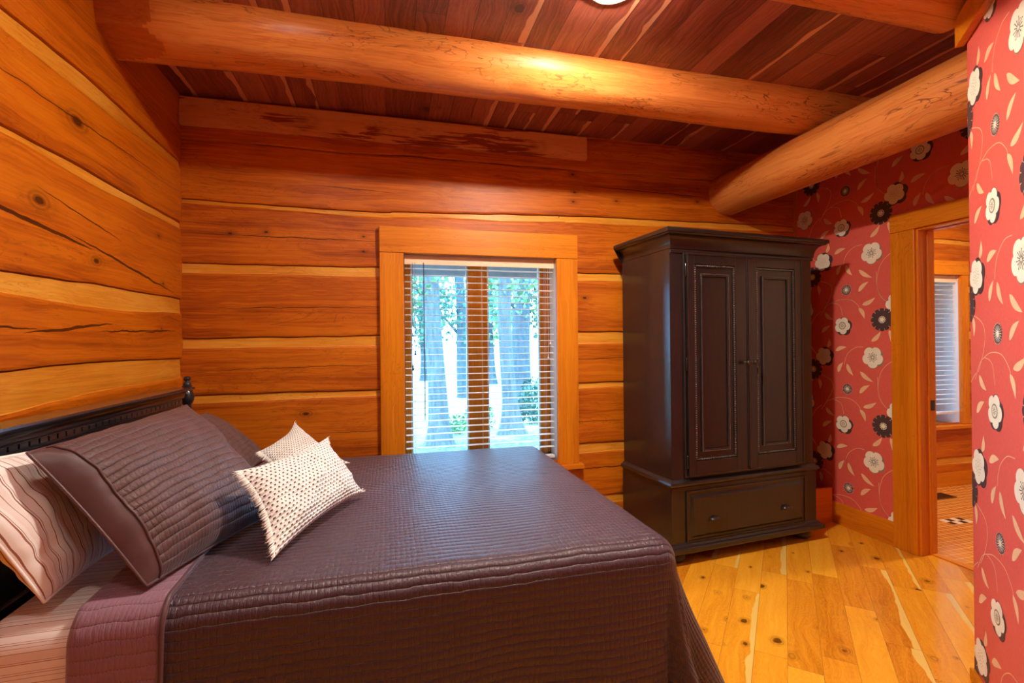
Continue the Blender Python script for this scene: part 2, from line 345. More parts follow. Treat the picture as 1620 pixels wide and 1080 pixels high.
def stripe_mat(name, across, scale=1.0):
    t = NT(name); u = t.uvc(); x, y, z = t.sep(u)
    v = t.m('FRACT', t.m('DIVIDE', t.m('ADD', y if across else x, t.m('MULTIPLY', t.m('SUBTRACT', t.noise(u, 6, 2), .5), .003)), .105 * scale))
    c = (.94, .88, .85)
    base = t.mix(t.m('MULTIPLY', t.m('GREATER_THAN', v, .42), t.m('LESS_THAN', v, .72)), c, (.88, .76, .72))
    for (p_, w_) in (((.06, .012), (.30, .018), (.345, .006), (.58, .008), (.78, .015), (.84, .008)) if not across else ((.05, .010), (.12, .008), (.38, .014), (.44, .008), (.74, .012), (.92, .008))):
        base = t.mix(t.m('LESS_THAN', t.m('ABSOLUTE', t.m('SUBTRACT', v, p_)), w_), base, (.36, .13, .07) if not across else (.48, .24, .17))
    wr = t.noise(u, 9, 3)
    return t.set(color=base, rough=.75, sheen=.15, normal=t.bump(wr, .35, .01))
m_stripe_p = stripe_mat('striped pillowcase cotton', False, 1.0)
m_stripe_s = stripe_mat('striped sheet cotton', True, .72)
def knit_mat():
    t = NT('woven cushion fabric'); u = t.uvc(); x, y, z = t.sep(u); rw = .0135; cw = .022
    r = t.m('DIVIDE', y, rw); ri = t.m('FLOOR', r); rf = t.m('FRACT', r)
    cx = t.m('FRACT', t.m('ADD', t.m('DIVIDE', x, cw), t.m('MULTIPLY', t.m('MODULO', ri, 2), .5)))
    dash = t.m('MULTIPLY', t.m('LESS_THAN', cx, .40), t.m('LESS_THAN', t.m('ABSOLUTE', t.m('SUBTRACT', rf, .5)), .20))
    n = t.noise(u, 120, 2); c = t.mix(n, (.92, .88, .86), (.96, .94, .92)); c = t.mix(dash, c, (.10, .055, .04))
    h = t.m('ABSOLUTE', t.m('SINE', t.m('MULTIPLY', r, PI)))
    return t.set(color=c, rough=.85, sheen=.3, normal=t.bump(t.m('ADD', h, t.m('MULTIPLY', n, .6)), .8, .004))
m_knit = knit_mat()
m_fringe = plain('cream yarn', (.94, .89, .84), .9, var=.08)
m_blind = plain('cream blind slats', (.74, .72, .70), .5, var=.03)
m_valance = plain('blind valance', (.80, .62, .42), .45, var=.05)
m_reveal = plain('pale painted reveal', (.80, .76, .72), .5, var=.03)
m_cord = plain('blind cord', (.70, .66, .62), .7)
m_white = plain('white painted metal', (.82, .80, .78), .4, var=.02)
def glass_mat():
    t = NT('window glass'); tr = t.node('ShaderNodeBsdfTransparent'); tr.inputs[0].default_value = (.93, .97, .98, 1); gl = t.node('ShaderNodeBsdfGlossy'); gl.inputs['Roughness'].default_value = .02
    fr = t.node('ShaderNodeFresnel'); fr.inputs[0].default_value = 1.45; mx = t.node('ShaderNodeMixShader'); t.l.new(fr.outputs[0], mx.inputs[0]); t.l.new(tr.outputs[0], mx.inputs[1]); t.l.new(gl.outputs[0], mx.inputs[2])
    t.l.new(mx.outputs[0], t.out.inputs[0]); return t.mat
m_glass = glass_mat()
def lamp_mat(i, strength):
    t = NT('lamp glass glow'); return t.set(color=(.9, .88, .84), emit=WARM, es=strength)

# ------------------------------------------------------------------ setting: floors and ceilings
YB, XR = -2.2, 3.34
def struct(name, mb, mats, **k): return tag(mb.build(name, mats, **k), kind='structure')
b = MB(); b.box(XL - .2, XR, YB - .1, YF + .02, -.06, 0); struct('floor', b, m_floor)
b = MB(); b.box(XR, 6.1, 1.0, 3.42, -.06, 0); struct('floor_tiled', b, m_tile)
b = MB(); b.box(XL - .2, XD + .05, YB - .1, YF + .3, ZC, ZC + .12); struct('ceiling', b, m_ceil)
b = MB(); b.box(XD + .05, 6.1, .9, 3.7, ZC - .1, ZC + .12); struct('ceiling_bath', b, m_ceil)

# ------------------------------------------------------------------ setting: log walls
def interp(pts, x):
    if x <= pts[0][0]: return pts[0][1]
    for (a, za), (b_, zb) in zip(pts, pts[1:]):
        if x <= b_: return za + (zb - za) * (x - a) / (b_ - a)
    return pts[-1][1]
def log_wall(name, mats, place, x0, x1, z0, z1, strips, seed, hole=None, step=.045, thick=.2):
    """strips: (lower edge pts, upper edge pts). place(x, d, z): d outward into the room"""
    b = MB(); n = int((x1 - x0) / step); xs = [x0 + (x1 - x0) * i / n for i in range(n + 1)]
    def wob(x, k, amp=.010): return amp * (noise.noise(Vector((x * 1.7, k * 3.7 + seed, 0))) + .5 * noise.noise(Vector((x * 6, k * 5.1, seed))))
    rows = [(lambda x: z0, 0, 0)]
    for k, (lo, hi) in enumerate(strips):
        L = lambda x, k=k, lo=lo: interp(lo, x) + wob(x, k)
        H = lambda x, k=k, hi=hi: interp(hi, x) + wob(x, k + .5)
        # between the previous row and this strip: the log face, gently rounded at its edges
        rows.append((lambda x, L=L: L(x) - .012, 0, 0))
        rows.append((lambda x, L=L: L(x), -.004, 0))
        rows.append((lambda x, L=L: L(x) + .003, -.008, 1))
        rows.append((lambda x, H=H: H(x) - .005, -.012, 1))
        rows.append((lambda x, H=H: H(x) - .001, -.022, 1))
        rows.append((lambda x, H=H: H(x) + .002, -.002, 0))
        rows.append((lambda x, H=H: H(x) + .012, .001, 0))
    rows.append((lambda x: z1, 0, 0))
    pts = [[place(x, d + .0018 * noise.noise(Vector((x * 2.5, zf(x) * 5, seed))), zf(x)) for x in xs] for (zf, d, m_) in rows]
    for j in range(len(rows) - 1):
        vs = pts[j] + pts[j + 1]; fs = []
        for i in range(n):
            xc = (xs[i] + xs[i + 1]) / 2; zc = (rows[j][0](xc) + rows[j + 1][0](xc)) / 2
            if hole and hole[0] < xc < hole[1] and hole[2] < zc < hole[3]: continue
            fs.append((i, i + 1, n + 2 + i, n + 1 + i))
        b.add(vs, fs, rows[j + 1][2])
    return b
def fl(z, z2=None): return [(-2, z), (7, z if z2 is None else z2)]
far_strips = [(fl(.19), fl(.255)), ([(-1.2, .56), (7, .565)], [(-1.2, .628), (7, .635)]), ([(-1.2, 1.022), (1.3, 1.03), (7, 1.03)], [(-1.2, 1.069), (1.3, 1.068), (7, 1.066)]),
              ([(-1.2, 1.346), (1.3, 1.354), (7, 1.36)], [(-1.2, 1.405), (0, 1.424), (1.3, 1.44), (7, 1.44)]), ([(-1.2, 1.792), (0, 1.806), (7, 1.80)], [(-1.2, 1.853), (0, 1.867), (7, 1.862)]),
              ([(-1.2, 2.205), (0, 2.189), (1.2, 2.224), (2.5, 2.241)], [(-1.2, 2.235), (0, 2.226), (1.2, 2.269), (2.5, 2.29)]), ([(-1.2, 2.585), (1.2, 2.597), (7, 2.62)], [(-1.2, 2.590), (1.2, 2.602), (7, 2.626)])]
# long rows crossing the window opening must be split at its edge: rows stop at the hole's columns
OP = (.104, 1.159, .50, 1.955)                              # opening x0 x1 z0 z1
def far_part(b_all, x0, x1, z0, z1):
    st = []
    for lo, hi in far_strips:
        a = interp(lo, (x0 + x1) / 2); c = interp(hi, (x0 + x1) / 2)
        if a > z0 + .02 and c < z1 - .02: st.append((lo, hi))
    p = log_wall('w', None, lambda x, d, z: Vector((x, YF - d, z)), x0, x1, z0, z1, st, 0)
    k = len(b_all.v); b_all.v += p.v; b_all.f += [tuple(i + k for i in f) for f in p.f]; b_all.m += p.m
b = MB()
hx0, hx1, hz0, hz1 = .03, 1.235, .53, 2.05
far_part(b, XL - .05, hx0, 0, ZC); far_part(b, hx1, XD + .05, 0, ZC); far_part(b, hx0, hx1, 0, hz0); far_part(b, hx0, hx1, hz1, ZC)
# body of the wall behind the faces, round the opening
g_ = .016
for q in ((XL - .2, OP[0] - g_, 0, ZC + .1), (OP[1] + g_, XD, 0, ZC + .1), (OP[0] - g_, OP[1] + g_, 0, OP[2] - .022), (OP[0] - g_, OP[1] + g_, OP[3] + g_, ZC + .1)):
    b.box(q[0], q[1], YF + .03, YF + .24, q[2], q[3], 0)
b.box(1.188, 1.1915, YF - .002, YF + .004, 2.25, 2.59, 0)
struct('wall_far', b, [m_log_far, m_strip_x], smooth=40)
left_strips = [(fl(.25), fl(.33)), (fl(.66), fl(.75)), ([(-3, 1.14), (1.88, 1.142), (2.34, 1.165), (3.24, 1.177)], [(-3, 1.30), (1.88, 1.289), (2.34, 1.301), (3.24, 1.288)]),
               ([(-3, 1.53), (1.88, 1.537), (2.34, 1.522), (3.24, 1.552)], [(-3, 1.60), (1.88, 1.607), (2.34, 1.623), (3.24, 1.640)]),
               ([(-3, 2.05), (1.88, 2.047), (2.35, 2.039), (3.25, 2.051)], [(-3, 2.07), (1.88, 2.073), (2.35, 2.083), (3.25, 2.089)]),
               ([(-3, 2.37), (1.88, 2.376), (2.35, 2.385), (3.26, 2.411)], [(-3, 2.44), (1.88, 2.447), (2.35, 2.47), (3.26, 2.449)])]
b = log_wall('w', None, lambda x, d, z: Vector((XL + d, x, z)), YB, YF + .03, 0, ZC, left_strips, 20)
b.box(XL - .2, XL - .03, YB, YF + .2, 0, ZC, 0)
struct('wall_left', b, [m_log_left, m_strip_y], smooth=40)
b = log_wall('w', None, lambda x, d, z: Vector((x, YB + d, z)), XL, 2.6, 0, ZC, far_strips, 33); b.box(XL, 2.6, YB - .2, YB - .03, 0, ZC)
struct('wall_back', b, [m_log_far, m_strip_x], smooth=40)

# ------------------------------------------------------------------ wallpaper pattern laid on a wall mesh
LEAF = [((-0.093, -0.103), (0.003, -0.169)), ((-0.098, -0.257), (-0.023, -0.194)), ((-0.072, -0.352), (0.024, -0.308)), ((-0.096, -0.37), (-0.056, -0.45)), ((-0.193, -0.051), (-0.144, -0.135)), ((-0.265, -0.116), (-0.223, -0.041)), ((-0.007, -0.609), (0.06, -0.539)), ((0.117, -0.533), (0.127, -0.613)), ((-0.372, -0.391), (-0.301, -0.444)), ((-0.402, -0.539), (-0.323, -0.488)), ((0.195, 0.423), (0.212, 0.49)), ((0.264, 0.401), (0.354, 0.428))]
VINE = [[(-0.068, -0.647), (-0.127, -0.652), (-0.181, -0.69), (-0.205, -0.734), (-0.212, -0.774)], [(0.082, -0.33), (0.046, -0.27), (0.037, -0.192), (0.056, -0.105), (0.092, -0.054), (0.142, -0.017)], [(-0.223, -0.417), (-0.239, -0.354), (-0.268, -0.33), (-0.314, -0.322)], [(-0.41, -0.407), (-0.363, -0.345), (-0.308, -0.317), (-0.247, -0.301), (-0.163, -0.307), (-0.107, -0.346), (-0.091, -0.374)], [(-0.442, 0.585), (-0.339, 0.548), (-0.309, 0.499), (-0.332, 0.426), (-0.379, 0.359)], [(0.034, 0.583), (0.037, 0.482), (0.058, 0.417), (0.098, 0.377)]]
DU, DZ = .548, .718
def clip(poly, r):
    for ax, val, sgn in ((0, r[0], 1), (0, r[1], -1), (1, r[2], 1), (1, r[3], -1)):
        out = []
        for i in range(len(poly)):
            a, c = poly[i], poly[(i + 1) % len(poly)]; da, dc = sgn * (a[ax] - val), sgn * (c[ax] - val)
            if da >= 0: out.append(a)
            if da * dc < 0:
                t = da / (da - dc); out.append((a[0] + (c[0] - a[0]) * t, a[1] + (c[1] - a[1]) * t))
        poly = out
        if len(poly) < 3: return None
    return poly
def smoothline(pts, n=6):
    out = []
    P_ = [pts[0]] + list(pts) + [pts[-1]]
    for i in range(1, len(P_) - 2):
        for k in range(n):
            t = k / n; a, b_, c, d = P_[i - 1], P_[i], P_[i + 1], P_[i + 2]
            out.append(tuple(.5 * ((2 * b_[j]) + (-a[j] + c[j]) * t + (2 * a[j] - 5 * b_[j] + 4 * c[j] - d[j]) * t * t + (-a[j] + 3 * b_[j] - 3 * c[j] + d[j]) * t ** 3) for j in (0, 1)))
    out.append(pts[-1]); return out
def tile_polys():
    T = []                                                   # (material, layer, polygon)
    def star(c, rf, m_, lay, n=40, ph=0):
        pts = [(c[0] + rf(2 * PI * k / n + ph) * math.cos(2 * PI * k / n + ph), c[1] + rf(2 * PI * k / n + ph) * math.sin(2 * PI * k / n + ph)) for k in range(n)]
        for k in range(n): T.append((m_, lay, [c, pts[k], pts[(k + 1) % n]]))
    lob = lambda R, n, d, o=0: (lambda a: R * (1 - d + d * abs(math.cos(n * (a + o) / 2)) ** .55))
    def ray(c, a, r0, r1, w_, m_, lay):
        dx, dy = math.cos(a), math.sin(a); T.append((m_, lay, [(c[0] + dx * r0 - dy * w_, c[1] + dy * r0 + dx * w_), (c[0] + dx * r0 + dy * w_, c[1] + dy * r0 - dx * w_), (c[0] + dx * r1 + dy * w_, c[1] + dy * r1 - dx * w_), (c[0] + dx * r1 - dy * w_, c[1] + dy * r1 + dx * w_)]))
    def line(pts, w_, m_, lay):
        s = smoothline(pts)
        for (a, c) in zip(s, s[1:]):
            dx, dy = c[0] - a[0], c[1] - a[1]; L = math.hypot(dx, dy) or 1; nx, ny = -dy / L * w_, dx / L * w_; ex, ey = dx / L * w_, dy / L * w_
            T.append((m_, lay, [(a[0] + nx - ex, a[1] + ny - ey), (a[0] - nx - ex, a[1] - ny - ey), (c[0] - nx + ex, c[1] - ny + ey), (c[0] + nx + ex, c[1] + ny + ey)]))
    for v in VINE: line(v, .0016, 3, 1)
    for k, (a, c) in enumerate(LEAF):
        dx, dy = c[0] - a[0], c[1] - a[1]; L = math.hypot(dx, dy); n = 10; top = []; bot = []
        for i in range(n + 1):
            t = i / n; wd = .0165 * math.sin(PI * t ** .8) ** .9 * (1 - .25 * t); bend = .008 * math.sin(PI * t) * (1 if k % 2 else -1)
            x, y = a[0] + dx * t - dy / L * bend, a[1] + dy * t + dx / L * bend
            top.append((x - dy / L * wd, y + dx / L * wd)); bot.append((x + dy / L * wd, y - dx / L * wd))
        for i in range(n): T.append((3, 1.5, [top[i], bot[i], bot[i + 1], top[i + 1]]))
    c = (0, 0)                                               # large cream flower with stamens
    star((.007, -.005), lob(.076, 5, .28, .5), 4, 2); star(c, lob(.075, 5, .24, .3), 1, 3)
    for k in range(14):
        a = 2 * PI * k / 14 + .1; r1 = .034 if k % 2 else .027; ray(c, a, .007, r1, .0014, 2, 4); star((math.cos(a) * r1, math.sin(a) * r1), lambda a_: .0028, 2, 4, 8)
    c = (-.191, -.234)                                       # small fringed flower
    star(c, lambda a: .040 * (.80 + .20 * abs(math.cos(11 * a))), 2, 2, 132)
    for k in range(18): ray(c, 2 * PI * k / 18, .016, .030, .0012, 1, 3)
    star(c, lambda a: .017 * (.8 + .2 * math.cos(9 * a)), 1, 4, 54)
    for k in range(22): a = 2 * PI * k / 22; star((c[0] + .037 * math.cos(a), c[1] + .037 * math.sin(a)), lambda a_: .0022, 1, 3, 6)
    c = (-.226, .226)                                        # cream flower with an olive ring
    star((c[0] + .010, c[1] - .006), lob(.068, 5, .2, 1.0), 2, 2); star(c, lob(.063, 5, .26, .15), 1, 3)
    star(c, lambda a: .027, 4, 4, 24); star(c, lambda a: .021, 1, 5, 24)
    for k in range(10): ray(c, 2 * PI * k / 10, .004, .016, .0013, 4, 6)
    c = (.07, .256)                                          # dark scalloped flower
    star(c, lob(.078, 12, .12), 2, 4, 96)
    for k in range(12): ray(c, 2 * PI * (k + .5) / 12, .062, .072, .0012, 1, 5)
    star(c, lambda a: .026 * (.88 + .12 * math.cos(12 * a)), 1, 5, 48); star(c, lambda a: .019, 4, 6, 20); star(c, lob(.016, 5, .3), 1, 7, 30)
    c = (.162, .359)                                         # cream flower with dark backing
    star((c[0] + .014, c[1] - .004), lob(.076, 5, .25, .9), 2, 2); star(c, lob(.068, 5, .28, .5), 1, 5)
    for k in range(26):
        a = k * 2.4; r = .006 * math.sqrt(k) ; star((c[0] + r * math.cos(a) * 1.1, c[1] + r * math.sin(a) * 1.1), lambda a_: .0022, 4, 6, 6)
    return T
TILE = tile_polys()
def wallpaper(b, place, rect, org, DZ=DZ):
    """rect (u0,u1,z0,z1); org (u,z) of one large flower; place(u, z, d)"""
    u0, u1, z0, z1 = rect
    b.add([place(u0, z0, 0), place(u1, z0, 0), place(u1, z1, 0), place(u0, z1, 0)], [(0, 1, 2, 3)], 0)
    for i in range(-9, 10):
        if org[0] + i * DU + .5 < u0 or org[0] + i * DU - .6 > u1: continue
        for j in range(-9, 10):
            ou, oz = org[0] + i * DU, org[1] + j * DZ + i * DZ / 2
            if oz + .75 < z0 or oz - .85 > z1: continue
            for (m_, lay, poly) in TILE:
                q = clip([(x + ou, y + oz) for x, y in poly], rect)
                if q: b.add([place(x, z, .00035 * lay) for x, z in q], [tuple(range(len(q)))], m_)
PM = [m_paper, m_cream, m_wdark, m_leafp, m_olive]
# wall with the doorway: plane X = XD, u = -Y
DY0, DY1, DZT = 1.53, 2.329, 2.055
b = MB(); pl = lambda u, z, d: (XD - d, -u, z)
wallpaper(b, pl, (-YF, -(DY1 + .1), .02, 2.78), (-2.624, 1.239)); wallpaper(b, pl, (-(DY1 + .1), -1.46, DZT + .06, 2.78), (-2.624, 1.239))
for (y0, y1, z0, z1) in ((DY1, YF, 0, ZC), (1.43, DY0, 0, ZC), (DY0, DY1, DZT, ZC)): b.box(XD + .001, XD + .11, y0, y1, z0, z1, 0)
struct('wall_right', b, PM)
b = MB(); b.box(XD - .012, XD, YF - .03, YF, .02, 2.72); struct('trim_1', b, m_cas_z, bevel=.002)
# angled wall beside the camera: a closet corner with its own returns
L_D = .95; E = DC - DDIR * L_D
b = MB(); pd = lambda s, z, d: tuple(DC - DDIR * s + Vector((0, 0, z)) + DNOR * d)
wallpaper(b, pd, (0, L_D, .02, ZC), (.458, 1.611), .737)
b.prism([(DC.x, DC.y), (XD, DC.y), (XD, YB), (E.x, YB), (E.x, E.y)], 0, ZC, 0)
b.v = [v if k < 0 else v for k, v in enumerate(b.v)]
for k in range(len(b.v) - 10, len(b.v)):
    v = Vector(b.v[k]); b.v[k] = tuple(v - DNOR * .002)
struct('wall_near', b, PM)
# boards at its head and foot
def diag_board(name, z0, z1, t_, m_, ext=.0):
    b = MB(); p0 = DC + DDIR * ext + DNOR * .0005; p1 = E + DNOR * .0005
    q = [p0, p0 + DNOR * t_ + DDIR * 0, p1 + DNOR * t_, p1]
    b.prism([(v.x, v.y) for v in q], z0, z1); return struct(name, b, m_, bevel=.003)
diag_board('trim_2', 2.548, 2.66, .030, m_cas_y, .028); diag_board('baseboard_near', 0, .045, .016, m_cas_y)
b = MB(); b.box(XD - .018, XD, DY1 + .15, YF, 0, .158); struct('baseboard_right', b, m_cas_y, bevel=.003)

# ------------------------------------------------------------------ far wall: top board and corner details
b = MB(); n = 40
for i in range(n):
    x0, x1 = XL + .003 + (1.394 - XL) * i / n, XL + .003 + (1.394 - XL) * (i + 1) / n
    zz = [2.674 + .006 * noise.noise(Vector((x * 2, 3, 1))) for x in (x0, x1)]
    vs = [(x0, YF - .032, zz[0]), (x1, YF - .032, zz[1]), (x1, YF - .032, 2.83), (x0, YF - .032, 2.83), (x0, YF, zz[0] - .004), (x1, YF, zz[1] - .004), (x1, YF, 2.83), (x0, YF, 2.83)]
    fs = [(0, 1, 2, 3), (3, 2, 6, 7), (4, 5, 1, 0)]
    if i == 0: fs.append((0, 3, 7, 4))
    if i == n - 1: fs.append((1, 5, 6, 2))
    b.add(vs, fs)
struct('trim_3', b, m_board)

# ------------------------------------------------------------------ round log beams
def log_x(name, yc, zc, r, x0, x1, seed, cuts=(), mats=None):
    b = MB(); n = 220; k_ = 84
    def Pn(i, j):
        x = x0 + (x1 - x0) * i / n; a = 2 * PI * j / k_
        rr = r * (1 + .035 * noise.noise(Vector((x * 1.1, math.cos(a), math.sin(a) + seed))) + .02 * noise.noise(Vector((x * 5, 2 * math.cos(a), 2 * math.sin(a) + seed))) + .10 * max(0, -.2 - x) ** 1.2)
        v = Vector((x, yc + rr * math.cos(a), zc + rr * math.sin(a)))
        for (nn, d0, k) in cuts:                              # flat saw cuts, fading out along the log
            lim = d0 + k * (x - x0); d = (v - Vector((x, yc, zc))).dot(Vector(nn))
            if d > lim + 1e-5: v -= Vector(nn) * (d - lim); cutv.add((i, j))
        return v
    cutv = set(); b.grid(Pn, n, k_, flip=True)
    for q in range(n * k_):
        i, j = q % n, q // n
        if sum(((i + a, j + c) in cutv) for a in (0, 1) for c in (0, 1)) >= 3: b.m[q] = 1
    for i in (0, n): b.add([Pn(i, j) for j in range(k_)], [tuple(range(k_))])
    return b.build(name, [m_beam_x, m_cut], smooth=11)
o = log_x('log_beam', 2.49, 2.806, .15, XL - .06, 2.98, 1, cuts=[((0, -.97, -.24), .085, .26), ((0, -.45, -.893), .098, .20)])
tag(o, 'round peeled log beam crossing the ceiling above the foot of the bed, lamp glare on its side', 'beam', 'ceiling log beams')
o = log_x('log_beam', 1.49, 2.80, .145, XL - .06, 2.30, 5)
tag(o, 'round log beam whose end rests on the head board of the red angled wall', 'beam', 'ceiling log beams')
b = MB(); n, k_ = 70, 52
def Pg(i, j):
    y = 1.44 + (YF + .06 - 1.44) * i / n; a = 2 * PI * j / k_
    rr = .160 * (1 + .03 * noise.noise(Vector((y * 1.3, math.cos(a), math.sin(a) + 9))) + .015 * noise.noise(Vector((y * 5, 2 * math.cos(a), 2 * math.sin(a) + 4))))
    return Vector((2.585 + rr * math.cos(a), y, 2.505 + rr * math.sin(a)))
b.grid(Pg, n, k_); b.add([Pg(0, j) for j in range(k_)], [tuple(range(k_))])
tag(b.build('log_girder', m_beam_y, smooth=40), 'thick round log running along the red doorway wall above the black armoire', 'beam')

# ------------------------------------------------------------------ window in the far wall
def window(idx, x0, x1, z0, z1, yf, cx0, cx1, ctop, cbot, fy, mull):
    W = tag(empty('window_%d' % idx, ((x0 + x1) / 2, yf, z0)), kind='structure')
    def part(name, mb, m_, **k):
        o = mb.build(name, m_, **k); o.parent = W; o.matrix_parent_inverse = Matrix.Translation(-Vector(W.location)); return o
    b = MB(); b.box(cx0 - .001, cx1 + .001, yf - .038, yf + .002, z1 + .0, ctop); part('head_casing', b, m_cas_x, bevel=.004)
    for (a, c) in ((cx0, x0), (x1, cx1)):
        b = MB(); b.box(a, c, yf - .034, yf + .002, cbot, z1 - .001); part('side_casing', b, m_cas_z, bevel=.004)
    b = MB(); b.box(cx0 - .03, cx1 + .03, yf - .06, fy, cbot - .035, cbot); part('window_sill', b, m_cas_x, bevel=.006)
    b = MB()                                                 # lining of the reveal
    b.box(x0 - .015, x0, yf - .0, fy + .08, z0, z1); b.box(x1, x1 + .015, yf, fy + .08, z0, z1); b.box(x0 - .015, x1 + .015, yf, fy + .08, z1, z1 + .015); b.box(x0 - .015, x1 + .015, yf + .002, fy + .08, z0 - .02, z0)
    part('reveal', b, m_reveal)
    b = MB(); b.box(x0, x0 + .05, fy, fy + .06, z0, z1); b.box(x1 - .073, x1, fy, fy + .06, z0, z1); b.box(mull[0], mull[1], fy, fy + .06, z0, z1); b.box(x0, x1, fy, fy + .06, z0, z0 + .06); b.box(x0, x1, fy, fy + .06, z1 - .03, z1)
    part('window_frame', b, m_cas_z, bevel=.003)
    for (a, c) in ((x0 + .05, mull[0]), (mull[1], x1 - .073)):
        b = MB()
        for q in ((a, a + .012, z0 + .06, z1 - .03), (c - .012, c, z0 + .06, z1 - .03), (a + .012, c - .012, z0 + .06, z0 + .072), (a + .012, c - .012, z1 - .042, z1 - .03)): b.box(q[0], q[1], fy + .01, fy + .035, q[2], q[3])
        part('sash', b, m_white)
        b = MB(); b.box(a + .012, c - .012, fy + .02, fy + .026, z0 + .072, z1 - .042); part('glass', b, m_glass)
    return W
window(1, OP[0], OP[1], OP[2], OP[3], YF, -.048, 1.315, 2.124, .50, 3.40, (.553, .69))

def blind(x0, x1, ztop, zbot, y, label, group=None, tilt=.0, pitch=.0445):
    B = tag(empty('venetian_blind', ((x0 + x1) / 2, y, ztop)), label, 'blind', group)
    inv = Matrix.Translation(-Vector(B.location))
    def part(name, mb, m_, par=B, **k):
        o = mb.build(name, m_, **k); o.parent = par; o.matrix_parent_inverse = inv if par is B else Matrix(); return o
    b = MB(); b.box(x0, x1, y - .030, y - .022, ztop - .062, ztop); b.box(x0 + .002, x1 - .002, y - .022, y + .028, ztop - .045, ztop - .002); part('head_rail', b, m_valance, bevel=.002)
    nsl = int((ztop - .085 - zbot) / pitch); first = None
    for k in range(nsl):
        z = ztop - .085 - k * pitch
        if first is None:
            b = MB(); n = 6
            def Ps(i, j, z=0):
                v = -.025 + .05 * j / n; return Vector((x0 + .004 if i == 0 else x1 - .004, v, .0025 * (1 - (v / .025) ** 2) + tilt * v))
            b.grid(lambda i, j: Ps(i, j), 1, n); b.grid(lambda i, j: Ps(i, j) - Vector((0, 0, .0022)), 1, n, flip=True)
            for j in (0, n): b.add([Ps(0, j), Ps(1, j), Ps(1, j) - Vector((0, 0, .0022)), Ps(0, j) - Vector((0, 0, .0022))], [(0, 1, 2, 3)])
            o = b.build('slat', m_blind, smooth=50); first = o
        else:
            o = first.copy(); COL.objects.link(o)
        o.parent = B; o.matrix_parent_inverse = inv; o.location = (0, y, z)
    b = MB(); b.box(x0 + .004, x1 - .004, y - .025, y + .025, zbot - .02, zbot); part('bottom_rail', b, m_blind, bevel=.002)
    for fx in (.06, .5, .94) if x1 - x0 > .9 else (.1, .9):
        x = x0 + (x1 - x0) * fx
        for (dx, dy) in ((0, -.026), (.006, .026)):
            b = MB(); b.tube([(x + dx, y + dy, zbot), (x + dx, y + dy, ztop - .04)], .0009, 5); part('ladder_cord', b, m_cord)
    for (fx, zb) in ((.055, .66), (.96, .60)):
        x = x0 + (x1 - x0) * fx; zz = ztop - zb
        for q in range(2):
            b = MB(); xx = x + q * .016 - .006; b.tube([(xx, y - .034, ztop - .05), (xx + .001, y - .034, zz + .02 - .10 * (1 - q))], .0011, 5); b.lathe([(.002, .03), (.005, .02), (.004, .012), (.0085, .0), (.006, -.006)], (xx, y - .034, zz - .10 * (1 - q)), 10); part('pull_cord', b, m_iron if fx < .5 else m_cord)
    b = MB(); b.tube([(x0 + .125, y - .034, ztop - .05), (x0 + .128, y - .034, ztop - 1.1)], .003, 6); part('tilt_wand', b, m_iron)
    return B
blind(OP[0] + .006, OP[1] - .006, OP[3] - .004, .56, 3.315, 'white slatted blind hanging open in the bedroom window above the bed')

# ------------------------------------------------------------------ doorway
D = tag(empty('door_1', (XD, 1.93, 0)), kind='structure'); inv = Matrix.Translation(-Vector(D.location))
def dpart(name, mb, m_, **k):
    o = mb.build(name, m_, **k); o.parent = D; o.matrix_parent_inverse = inv; return o
b = MB(); b.box(XD - .022, XD + .002, DY1, DY1 + .152, 0, DZT); dpart('side_casing', b, m_cas_z, bevel=.004)
b = MB(); b.box(XD - .022, XD + .002, DY0 - .07, DY0, 0, DZT); dpart('side_casing', b, m_cas_z, bevel=.004)
b = MB(); b.box(XD - .024, XD + .002, DY0 - .07, DY1 + .152, DZT + .001, DZT + .118); dpart('head_casing', b, m_cas_y, bevel=.004)
b = MB(); b.box(XD - .004, XD + .035, DY1 - .012, DY1 + .01, 0, DZT - .012); b.box(XD + .075, XD + .13, DY1 - .012, DY1 + .01, 0, DZT - .012); b.box(XD + .03, XD + .08, DY1 - .004, DY1 + .01, 0, DZT - .012); dpart('side_jamb', b, m_cas_z, bevel=.002)
b = MB(); b.box(XD - .004, XD + .13, DY0 - .01, DY0 + .012, 0, DZT - .012); dpart('side_jamb', b, m_cas_z, bevel=.002)
b = MB(); b.box(XD - .004, XD + .035, DY0, DY1, DZT - .012, DZT + .01); b.box(XD + .075, XD + .13, DY0, DY1, DZT - .012, DZT + .01); dpart('head_jamb', b, m_cas_y)
b = MB(); b.box(XD + .04, XD + .048, DY0, DY1, DZT - .006, DZT + .006); b.box(XD + .062, XD + .070, DY0, DY1, DZT - .006, DZT + .006); dpart('sliding_track', b, m_white)
b = MB(); b.box(XD + .085, XD + .115, DY1 - .016, DY1 - .010, .91, .975); dpart('strike_plate', b, m_iron)
b = MB(); b.box(XD + .08, XD + .13, DY0, DY1, -.001, .006); struct('trim_4', b, m_cas_y, bevel=.002)

